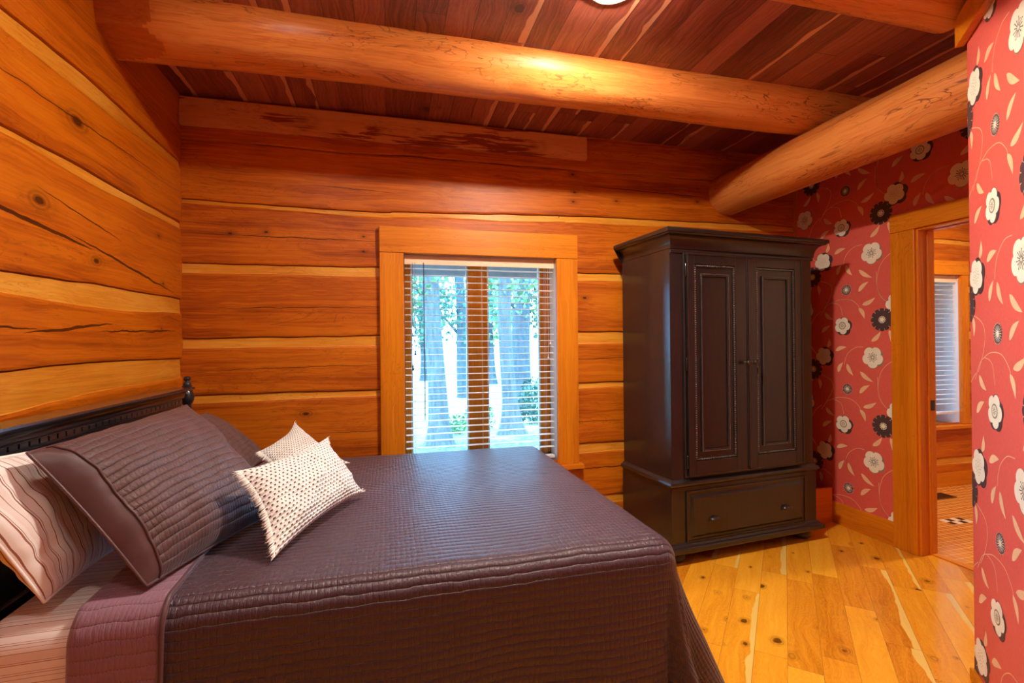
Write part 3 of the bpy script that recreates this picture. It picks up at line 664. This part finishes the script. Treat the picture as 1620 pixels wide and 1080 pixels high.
# ------------------------------------------------------------------ bathroom beyond the door
YB2 = 3.38; BW = (4.28, 5.19, .56, 1.955)
b = MB()
def bath_part(x0, x1, z0, z1):
    st = [(lo, hi) for lo, hi in far_strips if interp(lo, 4.5) > z0 + .02 and interp(hi, 4.5) < z1 - .02]
    p = log_wall('w', None, lambda x, d, z: Vector((x, YB2 - d, z)), x0, x1, z0, z1, st, 7)
    k = len(b.v); b.v += p.v; b.f += [tuple(i + k for i in f) for f in p.f]; b.m += p.m
bath_part(3.3, BW[0] - .05, 0, ZC); bath_part(BW[1] + .06, 6.1, 0, ZC); bath_part(BW[0] - .05, BW[1] + .06, 0, .58); bath_part(BW[0] - .05, BW[1] + .06, 2.0, ZC)
for q in ((3.3, BW[0] - g_, 0, ZC), (BW[1] + g_, 6.1, 0, ZC), (BW[0] - g_, BW[1] + g_, 0, BW[2] - .022), (BW[0] - g_, BW[1] + g_, BW[3] + g_, ZC)): b.box(q[0], q[1], YB2 + .03, YB2 + .3, q[2], q[3], 0)
struct('wall_bath', b, [m_log_far, m_strip_x], smooth=40)
window(2, BW[0], BW[1], BW[2], BW[3], YB2, BW[0] - .09, BW[1] + .085, 2.085, .565, 3.60, (4.80, 4.90))
blind(BW[0] + .006, BW[1] - .006, BW[3] - .004, .68, 3.42, 'narrow white slatted blind seen through the doorway in the bathroom window')
b = MB(); b.box(3.34, 6.1, YB2 - .02, YB2, 0, .12); struct('baseboard_bath', b, m_cas_x, bevel=.003)
b = MB(); b.box(6.0, 6.1, 1.0, 3.4, 0, ZC); b.box(3.34, 6.1, .9, 1.0, 0, ZC); struct('wall_bath_side', b, plain('bath wall paint', (.62, .42, .26), .6))
b = MB(); b.box(0, .30, 0, .012, 0, .006); b.box(0, .30, .118, .13, 0, .006); b.box(0, .012, 0, .13, 0, .006); b.box(.288, .30, 0, .13, 0, .006)
V = tag(empty('floor_vent', (4.42, 3.10, 0.0)), 'flat brown metal air grille in the tiled bathroom floor', 'vent')
b.build('frame', plain('bronze grille', (.12, .055, .02), .4, .5), V)
for k in range(17):
    b = MB(); b.box(.014 + k * .0165, .022 + k * .0165, .012, .118, .0005, .005); b.build('louver', plain('bronze louver', (.10, .045, .018), .4, .5) if k == 0 else bpy.data.materials['bronze louver'], V)

# ------------------------------------------------------------------ ceiling lamps
for i, ((x, y), wt) in enumerate(zip(LAMPS, LAMP_W)):
    if wt == 0: continue
    zc = ZC if i != 4 else ZC - .1
    R_ = tag(empty('ceiling_lamp', (x, y, zc)), ['round white ceiling lamp nearest the window, between two log beams', 'round white ceiling lamp over the bed side of the room', 'round white ceiling lamp in front of the red angled wall', 'round white ceiling lamp over the pillows, near the log wall behind the bed', 'round white ceiling lamp in the tiled bathroom', 'round white ceiling lamp at the back of the room'][i], 'lamp')
    b = MB(); b.lathe([(.095, 0), (.1, -.006), (.098, -.016), (.084, -.02)], (0, 0, 0), 40); b.build('trim_ring', m_white, R_, smooth=40)
    b = MB(); b.lathe([(.083, -.010), (.081, -.019), (.068, -.027), (.046, -.032), (.022, -.034), (.004, -.034)], (0, 0, 0), 40)
    b.build('lamp_glass', lamp_mat(i, wt * 11.0), R_, smooth=60)

# ------------------------------------------------------------------ armoire
A = tag(empty('armoire', (1.6685, 2.63, 0), math.radians(5)), 'tall black two-door armoire with beaded panels and one wide drawer beside the doorway wall', 'armoire')
AW, AD = 1.165, .53
b = MB(); b.box(0, AW, 0, AD, .50, 1.93); b.build('upper_body', m_black, A, bevel=.003)
b = MB(); b.box(-.012, AW + .012, -.012, AD, .10, .468); b.build('lower_body', m_black, A, bevel=.003)
def sweep(prof, u0, u1, v0, v1, b):
    """profile (outward offset, z) carried round left side, front and right side with mitred corners"""
    n = len(prof); vs = []
    for (uu, vv, su, sv) in ((u0, v1, -1, 0), (u0, v0, -1, -1), (u1, v0, 1, -1), (u1, v1, 1, 0)):
        for (o_, z) in prof: vs.append((uu + su * o_, vv + sv * o_, z))
    fs = []
    for s in range(3):
        for k in range(n - 1): a = s * n + k; fs.append((a, a + n, a + n + 1, a + 1))
    fs.append(tuple(range(n))); fs.append(tuple(reversed(range(3 * n, 4 * n))))
    fs.append((n - 1, 2 * n - 1, 3 * n - 1, 4 * n - 1)); fs.append((0, 3 * n, 2 * n, n))
    b.add(vs, fs)
b = MB(); pr = [(0, 1.905), (.006, 1.905), (.010, 1.918), (.008, 1.926), (.014, 1.93)]
for k in range(9): a = PI / 2 * k / 8; pr.append((.014 + .046 * (1 - math.cos(a)), 1.935 + .072 * math.sin(a)))
pr += [(.066, 2.010), (.070, 2.016), (.078, 2.018), (.080, 2.026), (.078, 2.040), (.072, 2.044)]
sweep(pr, .01, AW - .002, 0, AD, b); b.box(.0, AW, .0, AD, 1.93, 2.043); b.build('cornice', m_black, A, smooth=30)
b = MB(); sweep([(0, .462), (.006, .462), (.012, .470), (.024, .476), (.028, .488), (.024, .500), (.010, .508), (.004, .516), (0, .516)], 0, AW, 0, AD, b); b.build('waist_molding', m_black, A, smooth=30)
b = MB(); sweep([(0, .072), (.034, .072), (.040, .080), (.040, .100), (.034, .108), (.024, .112), (.016, .124), (.006, .130), (0, .130)], -.006, AW + .006, -.006, AD, b); b.box(0, AW, 0, AD, .072, .12); b.build('plinth', m_black, A, smooth=30)
for (fx, fy) in ((.06, .05), (AW - .06, .05), (.06, AD - .06), (AW - .06, AD - .06)):
    b = MB(); b.lathe([(.028, .075), (.034, .066), (.050, .056), (.062, .038), (.060, .018), (.046, .002), (.04, 0)], (fx, fy, 0), 24); b.build('bun_foot', m_black, A, smooth=50)
b = MB()
def frame(b, u0, u1, z0, z1, w_, v0, v1, m_=0):
    b.box(u0, u0 + w_, v0, v1, z0, z1, m_); b.box(u1 - w_, u1, v0, v1, z0, z1, m_); b.box(u0 + w_, u1 - w_, v0, v1, z0, z0 + w_, m_); b.box(u0 + w_, u1 - w_, v0, v1, z1 - w_, z1, m_)
b = MB(); frame(b, .092, AW - .092, .522, 1.908, .014, -.012, .002); b.build('door_surround', m_black, A, bevel=.004)
def bead(b, c, r):
    n, k = 6, 4; vs = []; fs = []
    for i in range(1, k):
        a = PI * i / k
        for j in range(n): t_ = 2 * PI * j / n; vs.append((c[0] + r * math.sin(a) * math.cos(t_), c[1] + r * math.cos(a), c[2] + r * math.sin(a) * math.sin(t_)))
    vs.append((c[0], c[1] - r, c[2])); top = len(vs) - 1
    for i in range(k - 2):
        for j in range(n): p_, q = i * n + j, i * n + (j + 1) % n; fs.append((p_, q, q + n, p_ + n))
    for j in range(n): fs.append(((k - 2) * n + j, (k - 2) * n + (j + 1) % n, top))
    b.add(vs, fs)
def bead_rect(b, u0, u1, z0, z1, v, r, pitch):
    for (a, c, ax) in ((u0, u1, 0), (z0, z1, 1)):
        n = int((c - a) / pitch)
        for i in range(n + 1):
            s = a + (c - a) * i / n
            for o_ in ((z0, z1) if ax == 0 else (u0, u1)): bead(b, (s, v, o_) if ax == 0 else (o_, v, s), r)
def door(u0, u1, knob_u, hinge_u):
    z0, z1 = .532, 1.902; bu0, bu1 = (u0 + .052, u1 - .096) if hinge_u < knob_u else (u0 + .072, u1 - .066)
    bz0, bz1 = .622, 1.838
    b = MB(); t_ = -.022
    # stiles and rails round a sunk panel
    b.box(u0, bu0, t_, .002, z0, z1); b.box(bu1, u1, t_, .002, z0, z1); b.box(bu0, bu1, t_, .002, z0, bz0); b.box(bu0, bu1, t_, .002, bz1, z1)
    D_ = b.build('door', m_black, A, bevel=.003)
    b = MB(); frame(b, u0, u1, z0, z1, .008, -.027, -.02); b.build('door_lip', m_black, D_, bevel=.003)
    b = MB(); b.box(bu0, bu1, -.012, .0, bz0, bz1); frame(b, bu0 + .001, bu1 - .001, bz0 + .001, bz1 - .001, .016, -.018, -.008)
    iu0, iu1, iz0, iz1 = bu0 + .05, bu1 - .05, bz0 + .052, bz1 - .056
    frame(b, iu0, iu1, iz0, iz1, .018, -.022, -.01)
    b.box(iu0 + .018, iu1 - .018, -.014, -.008, iz0 + .018, iz1 - .018)
    b.build('panel', m_black, D_, bevel=.004)
    b = MB(); bead_rect(b, bu0 + .009, bu1 - .009, bz0 + .009, bz1 - .009, -.0195, .0052, .0135); b.build('bead_molding', m_bead, D_, smooth=60)
    b = MB(); bead_rect(b, iu0 + .004, iu1 - .004, iz0 + .004, iz1 - .004, -.0225, .0030, .0092); b.build('fine_bead_molding', m_bead, D_, smooth=60)
    b = MB(); T = Matrix.Rotation(PI / 2, 4, 'X'); b.lathe([(.014, 0), (.015, .003), (.009, .006), (.006, .014), (.010, .020), (.0155, .026), (.017, .034), (.014, .041), (.006, .045), (.001, .046)], (knob_u, -.022, 1.222), 20, T=T.to_3x3()); b.build('knob', m_iron, D_, smooth=50)
    for hz in (.62, 1.22, 1.80):
        b = MB(); b.lathe([(.002, -.042), (.005, -.038), (.005, .038), (.002, .042)], (hinge_u, -.018, hz), 10); b.build('hinge', m_black, D_, smooth=50)
door(.112, .581, .556, .104); door(.584, 1.055, .617, 1.063)
b = MB(); b.box(.10, AW - .10, -.016, .0, .135, .435)
frame(b, .092, AW - .092, .127, .443, .012, -.022, -.010)
# raised field with a sloped edge
u0, u1, z0, z1 = .122, AW - .122, .155, .415
for (e0, e1, va, vb) in ((0, .016, -.016, -.030),):
    vs = [(u0, va, z0), (u1, va, z0), (u1, va, z1), (u0, va, z1), (u0 + e1, vb, z0 + e1), (u1 - e1, vb, z0 + e1), (u1 - e1, vb, z1 - e1), (u0 + e1, vb, z1 - e1)]
    b.add(vs, [(0, 1, 5, 4), (1, 2, 6, 5), (2, 3, 7, 6), (3, 0, 4, 7), (4, 5, 6, 7)])
DR = b.build('drawer', m_black, A, bevel=.003)
for uc in (.294, .885):
    b = MB(); n, k = 16, 8
    def Pc(i, j):
        a = PI * i / n; e = PI / 2 * j / k
        return Vector((uc + .040 * math.cos(a) * math.cos(e) ** .6, -.030 - .026 * math.sin(e), .248 + .024 * math.sin(a) * math.cos(e) + .004 * math.sin(e)))
    b.grid(Pc, n, k); b.box(uc - .042, uc + .042, -.033, -.028, .242, .248)
    b.lathe([(.045, 0), (.045, .003)], (0, 0, 0), 4) if False else None
    b.build('cup_pull', m_iron, DR, smooth=50)

# plank standing on edge behind the armoire
b = MB(); b.box(2.86, XD - .02, 2.93, 2.955, 0, .26); tag(b.build('wood_board', m_cas_x, bevel=.003), 'short plain orange board standing on the floor between the armoire and the red wall', 'board')

# ------------------------------------------------------------------ bed
BX0, BX1, BY0, BY1, BZ = -1.01, .955, 1.455, 3.11, .676
BED = tag(empty('bed', (0, 2.28, 0)), 'black wooden bed with a corniced headboard and turned posts against the log wall', 'bed')
inv = Matrix.Translation(-Vector(BED.location))
def bpart(name, mb, m_, par=BED, **k):
    o = mb.build(name, m_, **k); o.parent = par
    if par is BED: o.matrix_parent_inverse = inv
    return o
b = MB(); b.box(-1.11, -1.08, 1.58, 2.985, .25, 1.06); HB = bpart('headboard', b, m_blackbed, bevel=.003)
b = MB(); y0, y1 = 1.63, 2.945
pr = [(0, 1.035), (.004, 1.035), (.006, 1.046), (.012, 1.05), (.012, 1.078), (.018, 1.082), (.02, 1.09)]
for k in range(7): a = PI / 2 * k / 6; pr.append((.02 + .030 * (1 - math.cos(a)), 1.092 + .030 * math.sin(a)))
pr += [(.056, 1.124), (.058, 1.130), (.056, 1.138)]
def sweepY(pr, xf, y0, y1, xb, b):
    n = len(pr); vs = []
    for (xx, yy, sx, sy) in ((xb, y0, 0, -1), (xf, y0, 1, -1), (xf, y1, 1, 1), (xb, y1, 0, 1)):
        for (o_, z) in pr: vs.append((xx + sx * o_, yy + sy * o_, z))
    fs = []
    for s in range(3):
        for k in range(n - 1): a = s * n + k; fs.append((a, a + 1, a + n + 1, a + n))
    fs.append((n - 1, 4 * n - 1, 3 * n - 1, 2 * n - 1)); fs.append((0, n, 2 * n, 3 * n)); fs.append(tuple(reversed(range(n)))); fs.append(tuple(range(3 * n, 4 * n)))
    b.add(vs, fs)
sweepY(pr, -1.08, y0, y1, -1.12, b); bpart('headboard_cornice', b, m_blackbed, HB, smooth=30)
b = MB(); nd = 30
for k in range(nd): yy = y0 + (y1 - y0) * (k + .5) / nd; b.box(-1.069, -1.063, yy - .018, yy + .018, 1.058, 1.074)
bpart('dentil_row', b, m_blackbed, HB, bevel=.001)
b = MB(); frame_y = [(1.66, 2.90)]
b.box(-1.081, -1.070, 1.66, 2.90, .97, .985); b.box(-1.081, -1.070, 1.66, 2.90, .60, .615); b.box(-1.081, -1.070, 1.66, 1.675, .615, .97); b.box(-1.081, -1.070, 2.885, 2.90, .615, .97); bpart('headboard_panel_molding', b, m_blackbed, HB, bevel=.003)
for yy in (1.49, 3.10):
    b = MB(); b.lathe([(.034, 0), (.036, .10), (.036, .80), (.044, .86), (.03, .90), (.024, .985), (.026, 1.0), (.020, 1.022), (.020, 1.032), (.026, 1.040), (.033, 1.056), (.036, 1.072), (.033, 1.090), (.026, 1.110), (.020, 1.124), (.019, 1.128), (.025, 1.131), (.026, 1.136), (.020, 1.141), (.021, 1.148), (.018, 1.155), (.012, 1.161), (.011, 1.164), (.017, 1.170), (.019, 1.177), (.017, 1.185), (.010, 1.190), (.001, 1.191)], (-1.095, yy, 0), 28)
    bpart('bed_post', b, m_blackbed, smooth=50)
for yy in (1.52, 3.05):
    b = MB(); b.box(-1.08, BX1 - .03, yy - .014, yy + .014, .24, .40); bpart('side_rail', b, m_blackbed, bevel=.004)
for yy in (1.56, 3.0):
    b = MB(); b.lathe([(.025, 0), (.03, .24)], (BX1 - .08, yy, 0), 16); bpart('leg', b, m_blackbed, smooth=50)
b = MB(); b.box(BX0 + .01, BX1 - .02, BY0 + .02, BY1 - .02, .24, BZ - .035); bpart('mattress', b, plain('mattress ticking', (.75, .68, .64), .8), bevel=.05, seg=4)

RR = .075
def edge(d, r=RR):
    """distance d of cloth beyond the flat top -> (outward, down)"""
    if d <= 0: return d, 0
    if d < r * PI / 2: a = d / r; return r * math.sin(a), r * (1 - math.cos(a))
    return r, r + (d - r * PI / 2)
def drape(a, c, lift=0, fx=.30, fy=.03, wave=1.0):
    """a along X, c along Y in cloth metres; the flat top ends at BX1-RR, BY0+RR, BY1-RR"""
    xe, ya, yb = BX1 - RR, BY0 + RR, BY1 - RR
    da = max(0, a - xe); dc = max(0, ya - c); dd = max(0, c - yb)
    dy = dc if dc > 0 else dd; sy = -1 if dc > 0 else 1
    d = max(da, dy, (da ** 3 + dy ** 3) ** (1 / 3) * .995)
    o_, dn = edge(d)
    if d > 0:
        L = math.hypot(da, dy); ux, uy = da / L, dy / L
    else: ux = uy = 0
    fall = max(0, dn - RR)
    fl_ = fx * ux * ux * (fall ** 1.25) * 1.5 + fy * uy * uy * fall
    if wave and fall > 0:
        s_ = (c if ux > uy else a)
        fl_ += wave * .016 * min(1, fall / .3) * math.sin(s_ * 9 + 1.3) + wave * .035 * min(1, fall / .35) * (2 * ux * uy) * math.cos(6 * math.atan2(uy, ux))
    out = o_ + fl_ + lift
    x = min(a, xe) + ux * out; y = (min(max(c, ya), yb)) + sy * uy * out
    cr = .012 * math.sin(PI * min(1, max(0, (c - ya) / (yb - ya)))) * min(1, max(0, (xe - a) / .2))
    puff = .0035 * noise.noise(Vector((a * 4, c * 4, 2)))
    z = BZ - dn + cr + puff + (lift if d == 0 else lift * max(0, 1 - dn / RR))
    return Vector((x, y, max(.012, z)))
# sheet
NA, NC = 20, 90
A0, A1 = BX0 + .0, -.55; C0, C1 = BY0 - .50, BY1 + .4
b = MB()
def Psheet(i, j):
    a = A0 + (A1 - A0) * i / NA; c = C0 + (C1 - C0) * j / NC; v = drape(a, c, -.012, wave=0)
    h = max(0, (A0 + .06 - a)) / .06; v.z -= .05 * h * h; return v
b.grid(Psheet, NA, NC, uv=lambda i, j: (A0 + (A1 - A0) * i / NA, C0 + (C1 - C0) * j / NC))
S = tag(b.build('bed_sheet', m_stripe_s, smooth=180), 'white sheet with thin brown stripes showing at the head of the bed', 'sheet')
sm = S.modifiers.new('thickness', 'SOLIDIFY'); sm.thickness = .004; sm.offset = -1
# coverlet
QA0, QA1 = -.60, BX1 + .62; QC0, QC1 = BY0 - .58, BY1 + .52; NA, NC = 130, 150
b = MB()
b.grid(lambda i, j: drape(QA0 + (QA1 - QA0) * i / NA, QC0 + (QC1 - QC0) * j / NC, .012), NA, NC, uv=lambda i, j: (QA0 + (QA1 - QA0) * i / NA, QC0 + (QC1 - QC0) * j / NC))
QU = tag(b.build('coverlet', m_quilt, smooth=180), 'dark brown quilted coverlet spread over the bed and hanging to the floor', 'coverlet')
sm = QU.modifiers.new('thickness', 'SOLIDIFY'); sm.thickness = .008; sm.offset = -1
b = MB(); TA0, TA1 = -.785, -.565; NA, NC = 22, 150
def Pband(i, j):
    t_ = i / NA; a = TA0 + (TA1 - TA0) * t_; c = QC0 + (QC1 - QC0) * j / NC
    h = .024 if t_ > .12 else .024 * math.sin(PI / 2 * t_ / .12) ** .7
    if t_ > .96: h = .024 - .007 * (t_ - .96) / .04
    return drape(a, c, h - .002 + .001)
b.grid(Pband, NA, NC, uv=lambda i, j: (TA0 + (TA1 - TA0) * i / NA, QC0 + (QC1 - QC0) * j / NC))
o = b.build('turned_back_edge', m_band, QU, smooth=180); o['label'] = 'lighter mauve underside of the turned back coverlet'
sm = o.modifiers.new('thickness', 'SOLIDIFY'); sm.thickness = .006; sm.offset = -1
b = MB(); b.tube([drape(TA1 - .004, QC0 + (QC1 - QC0) * j / 150, .024) for j in range(151)], .0065, 8); b.build('hem_binding', m_plainb, QU, smooth=180)

# ------------------------------------------------------------------ pillows
def pillow(name, T1, T2, B2, B1, h, front, back, pinch=.06, n=44, seam=None, uvscale=None, wrinkle=.006, p=2.2, label=None, cat='pillow', group=None, seed=0, asym=.5, sag=None, flange=0):
    """corners: top-left, top-right, bottom-right, bottom-left as seen from the room; h = half thickness"""
    T1, T2, B2, B1 = map(Vector, (T1, T2, B2, B1)); cen = (T1 + T2 + B1 + B2) / 4
    nn = (T2 - T1 + B2 - B1).cross(T1 - B1 + T2 - B2).normalized()
    if nn.dot(Vector((0, 0, EYE)) - cen) < 0: nn = -nn
    W_, H_ = ((T2 - T1).length + (B2 - B1).length) / 2, ((T1 - B1).length + (T2 - B2).length) / 2
    ctr = empty(name, cen)
    def pt(s, t, side):
        a, c = 2 * s - 1, 2 * t - 1
        ps = s + pinch * (-a) * (1 - c * c) * abs(a) ** 2.0 ; ptt = t + pinch * (-c) * (1 - a * a) * abs(c) ** 2.0
        q = (B1 * (1 - ps) + B2 * ps) * (1 - ptt) + (T1 * (1 - ps) + T2 * ps) * ptt
        f = max(0, (1 - abs(a) ** p)) ** .52 * max(0, (1 - abs(c) ** p)) ** .52
        wr = wrinkle * noise.noise(Vector((s * 5 * W_ / .5, t * 5, seed))) * min(1, f * 3) + wrinkle * .5 * noise.noise(Vector((s * 14, t * 12, seed + 4))) * min(1, f * 3)
        d = (h * 2 * asym if side > 0 else -h * 2 * (1 - asym)) * f + wr * side
        q = q + nn * d
        if sag: q += Vector(sag) * (math.sin(PI * s) * (1 - t) * 1.0)
        return q - cen
    for side, m_, nm in ((1, front, 'front_cover'), (-1, back, 'back_cover')):
        b = MB(); b.grid(lambda i, j: pt(i / n, j / n, side), n, n, uv=lambda i, j: (i / n * W_, j / n * H_), flip=(side < 0))
        if flange and side > 0:
            for fi in range(n * n):
                if (fi % n) / n < flange: b.m[fi] = 1
            b.build(nm, [m_, back], ctr, smooth=180)
        else: b.build(nm, m_, ctr, smooth=180)
    if flange:
        k0 = math.ceil(flange * n) / n; b = MB(); b.tube([pt(k0, k / n, 1) + nn * .002 for k in range(n + 1)], .0035, 6); b.build('piping', seam, ctr, smooth=180)
    if seam:
        pts = [pt(k / n, 0, 1) for k in range(n)] + [pt(1, k / n, 1) for k in range(n)] + [pt(1 - k / n, 1, 1) for k in range(n)] + [pt(0, 1 - k / n, 1) for k in range(n)]
        b = MB(); b.tube(pts, .0045, 6, closed=True); b.build('piping', seam, ctr, smooth=180)
    tag(ctr, label, cat, group); return ctr, pt
R3 = lambda *a: tuple(a)
pillow('bed_pillow', (-.985, 1.36, 1.095), (-1.02, 2.0, 1.04), (-.86, 1.86, .708), (-.86, 1.51, .706), .06, m_stripe_p, m_stripe_p, seam=m_stripe_p, label='white pillow with brown stripes propped against the headboard behind the brown sham', seed=3, wrinkle=.011, pinch=.02, asym=.5)
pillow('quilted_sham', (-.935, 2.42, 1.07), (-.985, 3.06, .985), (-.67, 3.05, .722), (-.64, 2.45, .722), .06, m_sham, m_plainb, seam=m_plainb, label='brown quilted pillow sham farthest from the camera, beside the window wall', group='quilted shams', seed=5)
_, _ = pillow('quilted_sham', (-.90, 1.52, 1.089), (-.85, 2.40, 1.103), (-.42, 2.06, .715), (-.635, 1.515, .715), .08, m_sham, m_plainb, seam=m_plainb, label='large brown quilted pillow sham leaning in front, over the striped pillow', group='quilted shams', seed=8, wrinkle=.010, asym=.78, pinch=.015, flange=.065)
def fringe(ctr, pt, n=44):
    random.seed(5)
    for edge_ in (0, 1):
        b = MB()
        for k in range(150):
            t_ = (k + random.random()) / 150; s_ = 0.0 if edge_ == 0 else 1.0
            p0 = pt(s_, t_, 1); inn = pt(.05 if edge_ == 0 else .95, t_, 1); d = (p0 - inn).normalized()
            ln = .012 + .012 * random.random(); r_ = Vector((random.uniform(-.5, .5), random.uniform(-.5, .5), random.uniform(-.6, .4)))
            b.tube([p0 - d * .006, p0 + d * ln * .6 + r_ * .004, p0 + (d + r_ * .9).normalized() * ln], [.0016, .0013, .0006], 4)
        b.build('fringe', m_fringe, ctr, smooth=180)
c_, p_ = pillow('throw_cushion', (-.590, 2.49, .866), (-.50, 2.88, .938), (-.20, 2.60, .76), (-.40, 2.22, .72), .05, m_knit, m_knit, pinch=.10, label='small cream woven cushion standing behind the larger one, its tip showing', cat='cushion', group='woven throw cushions', seed=11); fringe(c_, p_)
c_, p_ = pillow('throw_cushion', (-.483, 1.77, .95), (-.262, 2.28, .952), (-.105, 2.16, .735), (-.342, 1.62, .712), .05, m_knit, m_knit, pinch=.07, label='cream woven cushion with dark dashes and fringed ends in front on the coverlet', cat='cushion', group='woven throw cushions', seed=12, wrinkle=.012, asym=.6); fringe(c_, p_)

# ------------------------------------------------------------------ outside
m_lawn = NT('mown lawn and leaf litter'); tt = m_lawn; o_ = tt.obj(); n_ = tt.noise(o_, 1.2, 4); n2_ = tt.noise(o_, 14, 3); yy_ = tt.sep(o_)[1]
near_ = tt.sstep(tt.m('ADD', yy_, tt.m('MULTIPLY', n_, 3)), 11.5, 9.5)
cc = tt.mix(near_, tt.ramp(n_, [(.3, (.20, .25, .17)), (.7, (.40, .42, .31))]), tt.ramp(n2_, [(.35, (.025, .035, .03)), (.5, (.085, .10, .085)), (.7, (.22, .22, .20))]))
m_lawn = tt.set(color=cc, rough=.9)
b = MB(); b.grid(lambda i, j: Vector((-30 + 70 * i / 40, 3.6 + 40 * j / 40, -.35 + .02 * noise.noise(Vector((i * .4, j * .4, 0))))), 40, 40); struct('ground', b, m_lawn)
def bark(name, c0, c1):
    t = NT(name); n = t.noise(t.mapping(t.obj(), (9, 9, 1.4)), 2.2, 5, .65); return t.set(color=t.ramp(n, [(.3, c0), (.7, c1)]), rough=.9, normal=t.bump(n, .8, .03))
m_bark1 = bark('grey furrowed bark', (.045, .048, .045), (.125, .13, .12)); m_bark2 = bark('dark mossy bark', (.022, .035, .036), (.07, .085, .09))
def leafm(name, c0, c1):
    t = NT(name); n = t.noise(t.obj(), 3, 2); return t.set(color=t.ramp(n, [(.35, c0), (.65, c1)]), rough=.5, trans=0)
m_leaf1 = leafm('fresh green leaves', (.05, .14, .035), (.14, .26, .06)); m_leaf2 = leafm('deep green leaves', (.014, .06, .035), (.045, .13, .07))
def leaves(b, c, rad, count, size, rnd):
    for k in range(count):
        while True:
            v = Vector((rnd.uniform(-1, 1), rnd.uniform(-1, 1), rnd.uniform(-1, 1)))
            if v.length < 1: break
        p = Vector(c) + Vector((v.x * rad[0], v.y * rad[1], v.z * rad[2])); a = Vector((rnd.uniform(-1, 1), rnd.uniform(-1, 1), rnd.uniform(-.6, .6))).normalized(); u = a.orthogonal().normalized(); u.rotate(Matrix.Rotation(rnd.uniform(0, 6.28), 3, a)); s = size * rnd.uniform(.6, 1.3)
        w_ = a.cross(u) * s * .35; b.add([p - u * s * .5, p + w_, p + u * s * .5 + a * s * .1, p - w_], [(0, 1, 2, 3)])
def tree(x, y, h, r, lean, mb_, ml_, crowns, label, seed, group='trees outside the window', flare=1.5, branch=()):
    T = tag(empty('tree', (x, y, -.35)), label, 'tree', group); rnd = random.Random(seed)
    b = MB(); n = 26; k = 20; 
    def Pt(i, j):
        z = h * (i / n) ** 1.6; a = 2 * PI * j / k; t_ = z / h; rr = r * (1 - .25 * t_) + r * (flare - 1) * math.exp(-z / .28) * (1 + .35 * math.cos(5 * a + seed))
        rr *= 1 + .05 * noise.noise(Vector((math.cos(a) * 2, math.sin(a) * 2, z * 2 + seed)))
        return Vector((lean[0] * z + rr * math.cos(a) + .04 * math.sin(z * 1.3 + seed), lean[1] * z + rr * math.sin(a), z - .03))
    b.grid(Pt, n, k, flip=True)
    for (z0, dx, dy, dz, br) in branch: b.tube([(lean[0] * z0, lean[1] * z0, z0), (lean[0] * z0 + dx * .5, dy * .5, z0 + dz * .6), (lean[0] * z0 + dx, dy, z0 + dz)], [br, br * .7, br * .3], 8)
    b.build('trunk', mb_, T, smooth=180)
    if crowns:
        b = MB()
        for (c, rad, cnt, sz) in crowns: leaves(b, c, rad, cnt, sz, rnd)
        b.build('foliage', ml_, T)
    return T
tree(.80, 8.38, 7.5, .16, (-.015, .02), m_bark1, m_leaf1, [((-.8, .1, 3.0), (1.1, .8, .8), 600, .11)], 'thick pale grey trunk outside the left window pane', 1, flare=1.75, branch=[(2.4, -.8, .1, .6, .03)])
tree(2.22, 8.9, 7.5, .135, (-.02, .0), m_bark1, m_leaf1, [((.1, .2, 3.2), (.85, .7, .8), 420, .10)], 'pale trunk outside the right window pane, widening to a hollow foot', 2, flare=2.2)
tree(3.25, 11.6, 8, .24, (-.01, .02), m_bark2, m_leaf1, [((.6, -.3, 3.2), (1.6, 1.2, 1.0), 600, .12)], 'dark thick trunk behind the pale one, nearer the armoire side', 3, flare=1.3, branch=[(2.4, -1.0, -.2, .8, .05)])
tree(2.35, 15.4, 8, .17, (-.04, .0), m_bark2, m_leaf2, [((-.3, 0, 3.0), (1.6, 1.3, 1.3), 700, .16)], 'slim dark trunk far off, beside the centre post of the window', 4, flare=1.2, branch=[(1.9, -.9, 0, .9, .05), (2.3, .7, 0, .7, .04)])
rnd0 = random.Random(21)
TL = ['farthest toward the bed side', 'second from the bed side', 'third from the bed side', 'just behind the thick grey trunk', 'past the grey trunk', 'behind the centre window post', 'seen in the right window pane', 'behind the dark thick trunk', 'farthest toward the bathroom side']
for k in range(9):
    x = -4 + k * 2.75 + rnd0.uniform(-.1, .1); y = 22 + rnd0.uniform(-2, 3)
    tree(x, y, 9, .16, (rnd0.uniform(-.02, .02), 0), m_bark2, m_leaf1 if k % 2 else m_leaf2, [((0, 0, 3.6), (1.25, 1.2, 2.1), 800, .24)], 'hazy green tree at the far edge of the lawn, ' + TL[k], 30 + k, group='trees at the far edge of the lawn')
for (x, y, r_, h_, cnt, lb, g_) in ((3.05, 9.9, .42, .55, 1300, 'dense green bush beside the hollow foot of the pale trunk', 1), (1.75, 9.6, .35, .28, 500, 'low green plant between the two pale trunks', 0), (.15, 9.3, .3, .2, 260, 'small low plant on the ground beside the thick grey trunk', 0), (1.25, 9.2, .3, .2, 260, 'small low weed patch just past the thick grey trunk', 0)):
    b = MB(); leaves(b, (0, 0, h_ * .8), (r_, r_ * .8, h_), cnt, .07, random.Random(int(x * 100))); o = b.build('shrub', m_leaf2 if g_ else m_leaf1); o.location = (x, y, -.35); tag(o, lb, 'shrub', 'shrubs outside the window')
m_soffit = plain('painted porch boards', (.26, .28, .30), .6)
b = MB(); b.box(-3, 8, 3.72, 4.5, 2.12, 2.15)
for k in range(4): b.box(-3, 8, 3.8 + k * .18, 3.81 + k * .18, 2.112, 2.12)
tag(b.build('porch_soffit', m_soffit), kind='structure')
b = MB(); b.box(-3, 8, 4.46, 4.5, 1.975, 2.12); struct('trim_5', b, m_soffit)
